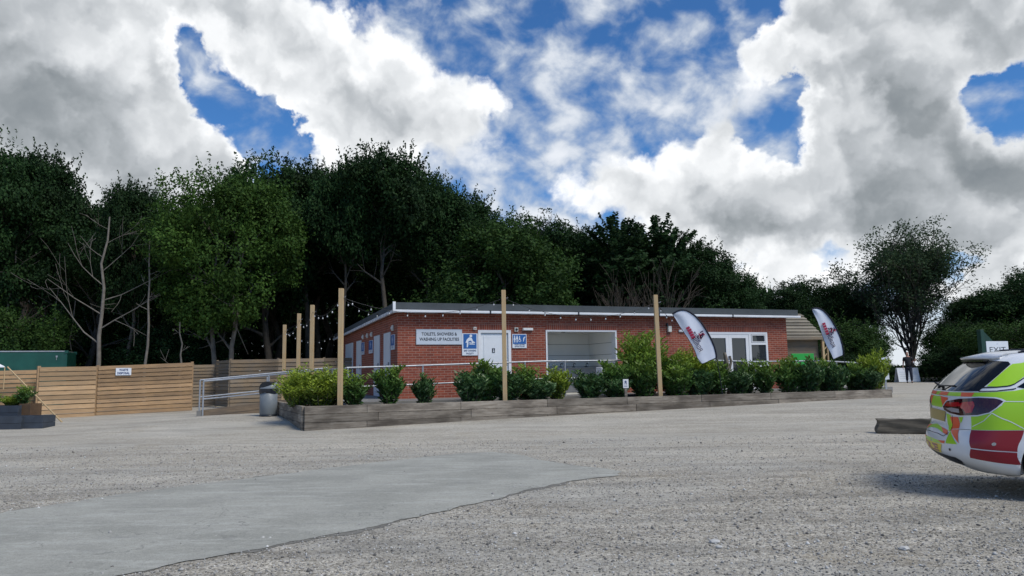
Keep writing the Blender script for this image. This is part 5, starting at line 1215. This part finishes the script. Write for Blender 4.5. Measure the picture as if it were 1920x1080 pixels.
# fire service estate car
M['car_white']=material('car_white_paint',(.72,.74,.76),.16,0,.6)[0]
M['lime']=material('lime_reflective_film',(.36,.66,.02),.3,0,.5)[0]
M['crimson']=material('crimson_film',(.26,.008,.022),.28,0,.5)[0]
M['orange']=material('orange_film',(.80,.11,.035),.35,0,.5)[0]
M['yellow']=material('yellow_film',(.75,.62,.03),.35,0,.5)[0]
M['plate']=material('number_plate_film',(.36,.27,.06),.35,0,.5)[0]
M['carglass']=material('tinted_glass',(.004,.006,.009),.05,0,.38)[0]
M['gloss_black']=material('gloss_black',(.006,.006,.007),.12,0,.5)[0]
M['lens_dark']=material('dark_red_lens',(.040,.004,.008),.06,0,.7)[0]
M['lens_red']=material('red_lens',(.40,.006,.016),.06,0,.7)[0]
M['lens_clear']=material('clear_lens',(.40,.36,.36),.08,0,.7)[0]
M['tyre']=grubby('tyre_rubber',(.018,.018,.018),.85,0,.3,9)
M['rim']=grubby('wheel_rim',(.42,.43,.44),.3,.8,.15,6)
car=thing('estate_car','white fire service estate car with lime, red and orange blocks at the right edge','car',(CAR_X,CAR_Y,CAR_Z),CAR_H)
def snorm(q,z):
    p=Vector(surf(q,z)); z2=min(1.544,z+.006); z1=max(.201,z-.006); a=Vector(surf(q+.006,z))-Vector(surf(q-.006,z)); b=Vector(surf(q,z2))-Vector(surf(q,z1)); n=b.cross(a)
    n=n.normalized() if n.length>1e-9 else Vector((-1,0,0)); 
    if n.dot(p-Vector((2.3,0,.7)))<0: n=-n
    return p,n
def on_body(name,poly,off,mat,parent,both=False,step=.035):
    """a flat shape in body coordinates, cut into a fine net and laid on the bodywork"""
    for mir in ((1,-1) if both else (1,)):
        bm=bmesh.new(); vs=[bm.verts.new((mir*a,b,0)) for a,b in poly]; bm.faces.new(vs)
        for ax,(lo,hi) in enumerate(((min(mir*a for a,b in poly),max(mir*a for a,b in poly)),(min(b for a,b in poly),max(b for a,b in poly)))):
            k=math.ceil(lo/step)
            while k*step<hi:
                co=[0,0,0]; no=[0,0,0]; co[ax]=k*step; no[ax]=1; bmesh.ops.bisect_plane(bm,geom=bm.verts[:]+bm.edges[:]+bm.faces[:],dist=1e-5,plane_co=co,plane_no=no); k+=1
        for v in bm.verts:
            p,n=snorm(v.co.x,v.co.y); v.co=p+n*off
        bm.normal_update(); fc=sum((f.normal.dot(snorm(0,0.6)[1]) if 0 else (1 if f.normal.dot((f.calc_center_median()-Vector((2.3,0,.7))))>0 else -1)) for f in bm.faces)
        if fc<0: bmesh.ops.reverse_faces(bm,faces=bm.faces[:])
        for f in bm.faces: f.smooth=True
        me=bpy.data.meshes.new(name); bm.to_mesh(me); bm.free(); me.materials.append(mat); o=link(name,me,parent)
    return o
qs=np.concatenate([np.linspace(-4.149,-.95,70)[:-1],np.linspace(-.95,.95,77),np.linspace(.95,4.149,70)[1:]]); zs=[]
for a,b in zip(CZ[:-1],CZ[1:]): k=max(1,round((b-a)/.03)); zs+=[a+(b-a)*i/k for i in range(k)]
zs.append(CZ[-1]); bv=[surf(q,z) for z in zs for q in qs]; nq=len(qs); bf=[(j*nq+i,j*nq+(i+1)%nq,(j+1)*nq+(i+1)%nq,(j+1)*nq+i) for j in range(len(zs)-1) for i in range(nq)]
q_=MB(); q_.add(bv,[f[::-1] for f in bf],smooth=True); q_.add(bv[:nq],[tuple(range(nq))]); q_.add(bv[-nq:],[tuple(range(nq))[::-1]]); body=q_.build('body',M['car_white'],car)
bm=bmesh.new(); bm.from_mesh(body.data); bmesh.ops.remove_doubles(bm,verts=bm.verts[:],dist=.0004); bmesh.ops.recalc_face_normals(bm,faces=bm.faces[:]); bm.to_mesh(body.data); bm.free()
# wheel arches cut out of the body
WX=(.98,3.62)
cut=MB()
for x in WX:
    for s in (-1,1): cut.lathe([(.37,0),(.37,.34)],40,(0,0,0),False,Matrix.Translation((x,s*.62 if s>0 else -.96,.315))@Matrix.Rotation(-math.pi/2,4,'X'))
cut=cut.build('cut',None,car); md=body.modifiers.new('b','BOOLEAN'); md.operation='DIFFERENCE'; md.object=cut; md.solver='EXACT'
dg=bpy.context.evaluated_depsgraph_get(); dg.update(); nm=bpy.data.meshes.new_from_object(body.evaluated_get(dg)); body.modifiers.clear()
if len(nm.polygons)>1000: body.data=nm
bpy.data.objects.remove(cut)
body.name='body'
for x in WX:
    for s in (-1,1):
        MB_=Matrix.Translation((x,s*.72,.315))@Matrix.Rotation(math.pi/2*(1 if s<0 else -1),4,'X')
        wl=MB().lathe([(.20,-.02),(.29,-.03),(.315,.02),(.318,.12),(.300,.175),(.22,.185),(.205,.15)],36,(0,0,0),True,MB_).build('tyre',M['tyre'],car); wl.name='wheel'
        q=MB().lathe([(.01,.135),(.05,.14),(.055,.12),(.19,.12),(.205,.16),(.21,.10)],30,(0,0,0),True,MB_)
        for k in range(5):
            a=k*2*math.pi/5; u=Matrix.Rotation(a,4,'Z'); q.box((-.022,.03,.10),(.022,.20,.15),MB_@u)
        q.build('rim',M['rim'],wl)
# glazing
G_=[(-.30,1.100),(0,1.098),(.3,1.098),(.655,1.105),(.74,1.193),(.81,1.285),(.87,1.393),(.80,1.42),(.4,1.435),(0,1.44),(-.4,1.435),(-.80,1.42),(-.87,1.393),(-.81,1.285),(-.74,1.193),(-.655,1.105)]
on_body('rear_window',G_,.004,M['carglass'],car)
on_body('rear_pillar_trim',[(.60,1.115),(.655,1.105),(.74,1.193),(.81,1.285),(.87,1.393),(.80,1.42),(.62,1.425),(.60,1.28)],.006,M['gloss_black'],car,True)
on_body('side_window',[(1.02,1.148),(1.15,1.195),(1.30,1.24),(1.5,1.275),(2.0,1.44),(3.25,1.45),(3.9,1.16),(2.6,1.135),(1.15,1.135)],.004,M['carglass'],car,True)
on_body('windscreen',[(4.149,1.20),(3.62,1.20),(3.60,1.45),(4.149,1.46)],.004,M['carglass'],car,True)
# livery
LI=[(-.13,1.083),(.0,1.085),(.3,1.088),(.66,1.092),(.85,1.098),(1.0,1.112),(1.15,1.128),(1.6,1.128),(1.6,.700),(1.09,.700),(.58,.688),(.58,.845),(.70,.858),(.80,.885),(.90,.955),(.91,.995),(.88,1.035),(.66,1.045),(.2,1.045),(0,1.043),(-.13,1.045)]
on_body('lime_panel',LI,.002,M['lime'],car)
on_body('lime_panel',[(-a,b) for a,b in LI if a>.1][::-1],.002,M['lime'],car)
UP=[(.73,1.158),(.815,1.28),(.89,1.395),(1.04,1.415),(1.35,1.44),(1.75,1.45),(1.45,1.29),(1.14,1.26),(.995,1.198),(.93,1.165),(.85,1.155)]
on_body('lime_pillar_panel',UP,.003,M['lime'],car,True)
on_body('lime_panel',[(2.4,.70),(2.4,1.12),(3.2,1.11),(3.2,.70)],.002,M['lime'],car,True)
on_body('red_panel',[(1.6,.70),(1.6,1.12),(2.4,1.115),(2.4,.70)],.0025,M['crimson'],car,True)
on_body('lime_panel',[(1.86,.36),(1.86,.68),(2.7,.68),(2.7,.36)],.0025,M['lime'],car,True)
def strip(name,pts,wd,off,mat,both=False):
    for i in range(len(pts)-1):
        (a,b),(c,d)=pts[i],pts[i+1]; L=math.hypot(c-a,d-b); nx_,nz_=-(d-b)/L*wd/2,(c-a)/L*wd/2
        on_body(name,[(a+nx_,b+nz_),(a-nx_,b-nz_),(c-nx_,d-nz_),(c+nx_,d+nz_)],off,mat,car,both)
strip('black_window_line',[(.68,1.143),(.85,1.148),(.93,1.158),(1.0,1.193),(1.145,1.245),(1.5,1.285)],.012,.005,M['gloss_black'],True)
strip('black_window_line',[(.655,1.103),(.855,1.107),(.93,1.120),(1.01,1.135)],.010,.005,M['gloss_black'],True)
on_body('red_panel',[(.58,.685),(1.09,.695),(1.085,.60),(1.062,.50),(1.058,.47),(.64,.497)],.003,M['crimson'],car,True)
on_body('red_panel',[(.635,.485),(1.055,.460),(1.04,.38),(1.02,.335),(.97,.333),(.595,.388)],.003,M['crimson'],car,True)
strip('panel_gap',[(.905,.998),(1.15,.995),(1.58,.99)],.008,.004,M['car_white'],True)
strip('panel_gap',[(.82,.875),(1.09,.713)],.009,.004,M['car_white'],True); strip('panel_gap',[(.82,.875),(.735,.79),(.595,.723)],.007,.004,M['car_white'],True)
# tail lamps
TL=[(.135,.913),(.21,.983),(.415,1.018),(.67,1.035),(.83,1.03),(.875,1.018),(.905,.998),(.86,.935),(.79,.88),(.665,.85),(.435,.835),(.27,.85),(.16,.878)]
cxq=sum(a for a,b in TL)/len(TL); czq=sum(b for a,b in TL)/len(TL)
on_body('lamp_surround',[(cxq+(a-cxq)*1.05,czq+(b-czq)*1.14) for a,b in TL],.005,M['car_white'],car,True)
for s in (1,-1):
    tl=on_body('tail_lamp',[(s*a,b) for a,b in TL][::s],.009,M['lens_dark'],car)
    on_body('brake_lens',[(s*a,b) for a,b in [(.43,.965),(.50,.985),(.61,.993),(.63,.953),(.6,.875),(.52,.862),(.49,.90),(.44,.92)]][::s],.011,M['lens_red'],tl)
    on_body('side_lens',[(s*a,b) for a,b in [(.17,.925),(.215,.965),(.42,.98),(.44,.935),(.30,.925)]][::s],.011,M['lens_red'],tl)
    on_body('reverse_lens',[(s*a,b) for a,b in [(.20,.900),(.30,.915),(.42,.905),(.43,.862),(.30,.868)]][::s],.0112,M['lens_clear'],tl)
# chevrons, plate and bumper markings
def pz(name,pl,mat,off=.004,both=True): on_body(name,pl,off,mat,car,both)
pz('orange_chevron',[(.41,1.088),(.605,1.088),(.58,1.045),(.425,1.043)],M['orange'])
pz('orange_chevron',[(.02,1.083),(.185,1.085),(.18,1.047),(.02,1.045)],M['orange'])
pz('tailgate_lime',[(.0,1.028),(.055,1.03),(.165,.94),(.135,.905),(.0,.905)],M['lime'],.003)
pz('orange_chevron',[(.055,1.033),(.22,1.022),(.205,.985),(.135,.91)],M['orange'])
on_body('number_plate',[(-.26,.87),(.0,.875),(.185,.865),(.15,.745),(.0,.750),(-.26,.75)],.008,M['plate'],car)
pz('orange_chevron',[(.09,.678),(.245,.655),(.285,.603),(.195,.62)],M['orange'])
pz('tailgate_lime',[(.19,.843),(.27,.828),(.295,.723),(.295,.65),(.26,.645),(.205,.728)],M['lime'],.003)
pz('tailgate_lime',[(.0,.698),(.095,.673),(.195,.62),(.045,.648),(.0,.65)],M['lime'],.003)
pz('orange_chevron',[(.255,.81),(.395,.815),(.42,.745),(.405,.688),(.28,.673),(.295,.723)],M['orange'])
pz('tailgate_lime',[(.405,.815),(.47,.82),(.455,.778),(.43,.748)],M['lime'],.003)
pz('orange_chevron',[(.285,.668),(.41,.68),(.49,.533)],M['orange'])
pz('bumper_lime',[(.28,.513),(.3,.653),(.465,.52)],M['lime'],.003)
pz('bumper_lime',[(.0,.533),(.135,.53),(.2,.505),(.01,.49)],M['lime'],.003)
pz('orange_chevron',[(.135,.53),(.265,.538),(.25,.508),(.2,.505)],M['orange'])
on_body('yellow_band',[(-.42,.49),(0,.492),(.2,.493),(.14,.388),(0,.385),(-.42,.385)],.004,M['yellow'],car)
strip('tailgate_gap',[(.0,.60),(.10,.602),(.22,.585),(.285,.63),(.30,.72),(.30,.83)],.006,.005,M['gloss_black'],True)
me=text_mesh('FIRE',.105,bold=.006); xs_=[v.co.x for v in me.vertices]; x0,x1=min(xs_),max(xs_); ym=(max(v.co.y for v in me.vertices)+min(v.co.y for v in me.vertices))/2
for v in me.vertices:
    p,n=snorm((v.co.x-x1)*(.40/(x1-x0))+.112,.438+(v.co.y-ym)); v.co=p+n*.006
me.materials.clear(); me.materials.append(M['crimson']); link('fire_lettering',me,car)
on_body('rear_diffuser',[(-.36,.365),(-.16,.372),(.105,.374),(.36,.367),(.40,.33),(.30,.275),(-.015,.262),(-.30,.275),(-.40,.33)],.004,M['dark'],car)
for q0,z0 in ((.335,.45),(-.335,.45)):
    on_body('parking_sensor',[(q0+.016*math.cos(a*math.pi/5),z0+.016*math.sin(a*math.pi/5)) for a in range(10)],.006,M['gloss_black'],car)
on_body('side_reflector_cap',[(.88+.02*math.cos(a*math.pi/5),.548+.018*math.sin(a*math.pi/5)) for a in range(10)],.006,M['rim'],car)
on_body('bumper_seam',[(.41,.683),(.58,.690),(.58,.686),(.41,.678)],.004,M['gloss_black'],car,True)
# roof spoiler
vs=[];ny=17
for i in range(ny):
    t=(i/(ny-1))*2-1; y=t*.60; e=1-abs(t)**4; xt=.385+.09*t*t+.10*(1-e)
    vs+=[(.88,y*.92,1.553-.02*t*t),(.66,y,1.543-.035*t*t),(xt,y*1.02,1.480-.012*t*t),(xt+.012,y*1.02,1.462-.012*t*t),(xt+.10,y*1.01,1.448-.01*t*t),(.60,y,1.436)]
k=6; fs=[(i*k+j,i*k+j+1,(i+1)*k+j+1,(i+1)*k+j) for i in range(ny-1) for j in range(k-1)]+[tuple(range(k)),tuple((ny-1)*k+j for j in range(k))[::-1]]
sp_=MB().add(vs,fs,smooth=True).build('roof_spoiler',M['car_white'],car)
MB().box((.46,-.45,1.430),(.58,.45,1.446)).build('spoiler_underside',M['gloss_black'],car)
for s in (-1,1):
    MB().tube([(.78,s*.56,1.515),(.95,s*.57,1.56),(2.2,s*.56,1.575),(2.5,s*.55,1.53)],.018,8).build('roof_rail',M['gloss_black'],car)
    MB().box((2.95,s*.90,.98),(3.12,s*1.08,1.12),bev=.03).build('door_mirror',M['car_white'],car)
MB().tube([(.16,.03,1.14),(.10,.03,1.15),(.095,-.0,1.13)],.016,8).tube([(.10,.0,1.15),(.16,-.28,1.155),(.165,-.42,1.16)],.009,6).tube([(.105,.02,1.15),(.07,.06,1.185),(.12,.10,1.16)],.010,6).build('rear_wiper',M['dark'],car)

# ------------------------------------------------------------------ person
def skin(name,verts,edges,mat,parent,sub=2):
    me=bpy.data.meshes.new(name); me.from_pydata([v[:3] for v in verts],edges,[]); me.update(); o=link(name,me,parent)
    md=o.modifiers.new('s','SKIN'); md.use_smooth_shade=True
    if not me.skin_vertices: bm=bmesh.new(); bm.from_mesh(me); bm.verts.layers.skin.verify(); bm.to_mesh(me); bm.free()
    for i,v in enumerate(verts): r=v[3] if isinstance(v[3],tuple) else (v[3],v[3]); me.skin_vertices[0].data[i].radius=r; me.skin_vertices[0].data[i].use_root=(i==0)
    sb=o.modifiers.new('u','SUBSURF'); sb.levels=sub; sb.render_levels=sub
    dg=bpy.context.evaluated_depsgraph_get(); dg.update(); nm=bpy.data.meshes.new_from_object(o.evaluated_get(dg)); o.modifiers.clear(); o.data=nm; nm.materials.clear(); nm.materials.append(mat)
    nm.polygons.foreach_set('use_smooth',[True]*len(nm.polygons)); return o
M['skin']=material('skin',(.50,.27,.19),.5)[0]; M['shirt']=grubby('dark_polo_shirt',(.012,.013,.017),.8); M['trousers']=grubby('navy_trousers',(.012,.018,.035),.85); M['shoes']=grubby('black_shoes',(.008,.008,.008),.5); M['hair']=grubby('brown_hair',(.10,.055,.035),.7)
pp=at(1705.5,718,41.4); pr=thing('person','person in a dark polo shirt and navy trousers walking with one forearm raised','person',(pp.x,pp.y,gz(pp.x,pp.y)),-math.atan2(pp.x,pp.y)*.9)
V=[(0,0,.94,.07),(0,0,1.10,(.09,.07)),(0,0,1.30,(.15,.10)),(0,.01,1.44,(.10,.08)),(0,0,1.51,.055),(-.01,-.02,1.58,.065),(-.02,-.03,1.66,(.075,.09)),(-.02,-.02,1.73,.06),
 (-.18,0,1.41,.058),(-.24,.02,1.14,.042),(-.27,-.04,.90,.030),(-.275,-.06,.85,.034),
 (.18,0,1.41,.058),(.26,.03,1.15,.042),(.34,-.17,1.24,.030),(.36,-.22,1.27,.034),
 (-.09,0,.86,.065),(-.10,-.03,.50,.052),(-.11,.02,.09,.038),(-.11,-.12,.04,.036),
 (.09,0,.86,.065),(.11,-.14,.50,.052),(.12,-.12,.10,.042),(.13,-.27,.04,.036)]
E_=[(0,1),(1,2),(2,3),(3,4),(4,5),(5,6),(6,7),(3,8),(8,9),(9,10),(10,11),(3,12),(12,13),(13,14),(14,15),(0,16),(16,17),(17,18),(18,19),(0,20),(20,21),(21,22),(22,23)]
def fingers(base,d,side,i0):
    b=Vector(base); d=Vector(d).normalized(); s=Vector(side).normalized(); n=d.cross(s); idx=len(V); 
    for k,(o,l) in enumerate(((-.027,.065),(-.009,.075),(.009,.07),(.027,.055))):
        a=b+s*o+d*.03; V.append((*a,.010)); V.append((*(a+d*l*.5+n*.008),.009)); V.append((*(a+d*l+n*.025),.007)); j=len(V); E_.extend([(i0,j-3),(j-3,j-2),(j-2,j-1)])
    a=b-s*.035-d*.005; V.append((*a,.011)); V.append((*(a-s*.02+d*.035+n*.01),.009)); j=len(V); E_.extend([(i0,j-2),(j-2,j-1)])
fingers((-.275,-.06,.84),(0,-.15,-1),(0,1,0),11); fingers((.36,-.22,1.28),(.2,-.5,.6),(1,0,-.3),15)
pb=skin('body',V,E_,M['skin'],pr); pb.data.materials.append(M['trousers']); pb.data.materials.append(M['shirt'])
for f in pb.data.polygons:
    c=f.center
    if .10<c.z<=1.02 and abs(c.x)<.22: f.material_index=1
    elif 1.02<c.z<1.46 and abs(c.x)<.185: f.material_index=2
skin('polo_shirt',[(0,0,.90,(.168,.14)),(0,0,1.10,(.175,.14)),(0,0,1.30,(.19,.14)),(0,.01,1.43,(.125,.095)),(0,.005,1.48,.075),(-.185,0,1.41,.078),(-.225,.015,1.22,.070),(.185,0,1.41,.078),(.235,.02,1.23,.070)],[(0,1),(1,2),(2,3),(3,4),(3,5),(5,6),(3,7),(7,8)],M['shirt'],pr)
skin('trousers',[(0,0,1.0,(.155,.13)),(-.09,0,.85,.12),(-.10,-.03,.50,.080),(-.11,.02,.12,.066),(.09,0,.85,.12),(.11,-.14,.50,.080),(.12,-.12,.13,.066)],[(0,1),(1,2),(2,3),(0,4),(4,5),(5,6)],M['trousers'],pr)
for x,y in ((-.11,.02),(.12,-.12)): skin('shoe',[(x,y+.03,.045,.045),(x,y-.07,.045,.048),(x,y-.17,.035,.038)],[(0,1),(1,2)],M['shoes'],pr)
skin('hair',[(-.015,.01,1.74,(.085,.095)),(-.015,.055,1.68,.07),(-.012,.06,1.60,.055)],[(0,1),(1,2)],M['hair'],pr)
skin('nose',[(-.035,-.115,1.645,.014),(-.04,-.135,1.63,.012)],[(0,1)],M['skin'],pr,1)
for dx in (-.055,.005): MB().lathe([(.001,-.01),(.01,0),(.001,.01)],8,(dx-.0,-.112,1.668)).build('eye',M['shoes'],pr)
cu_=at(1713,680,41.0); tag(MB().lathe([(.028,0),(.036,.10),(.034,.105),(0,.10)],14).build('cup',M['white'],None,(cu_.x,cu_.y,cu_.z-.03)),'small white cup held in the walking person\'s raised hand','cup')
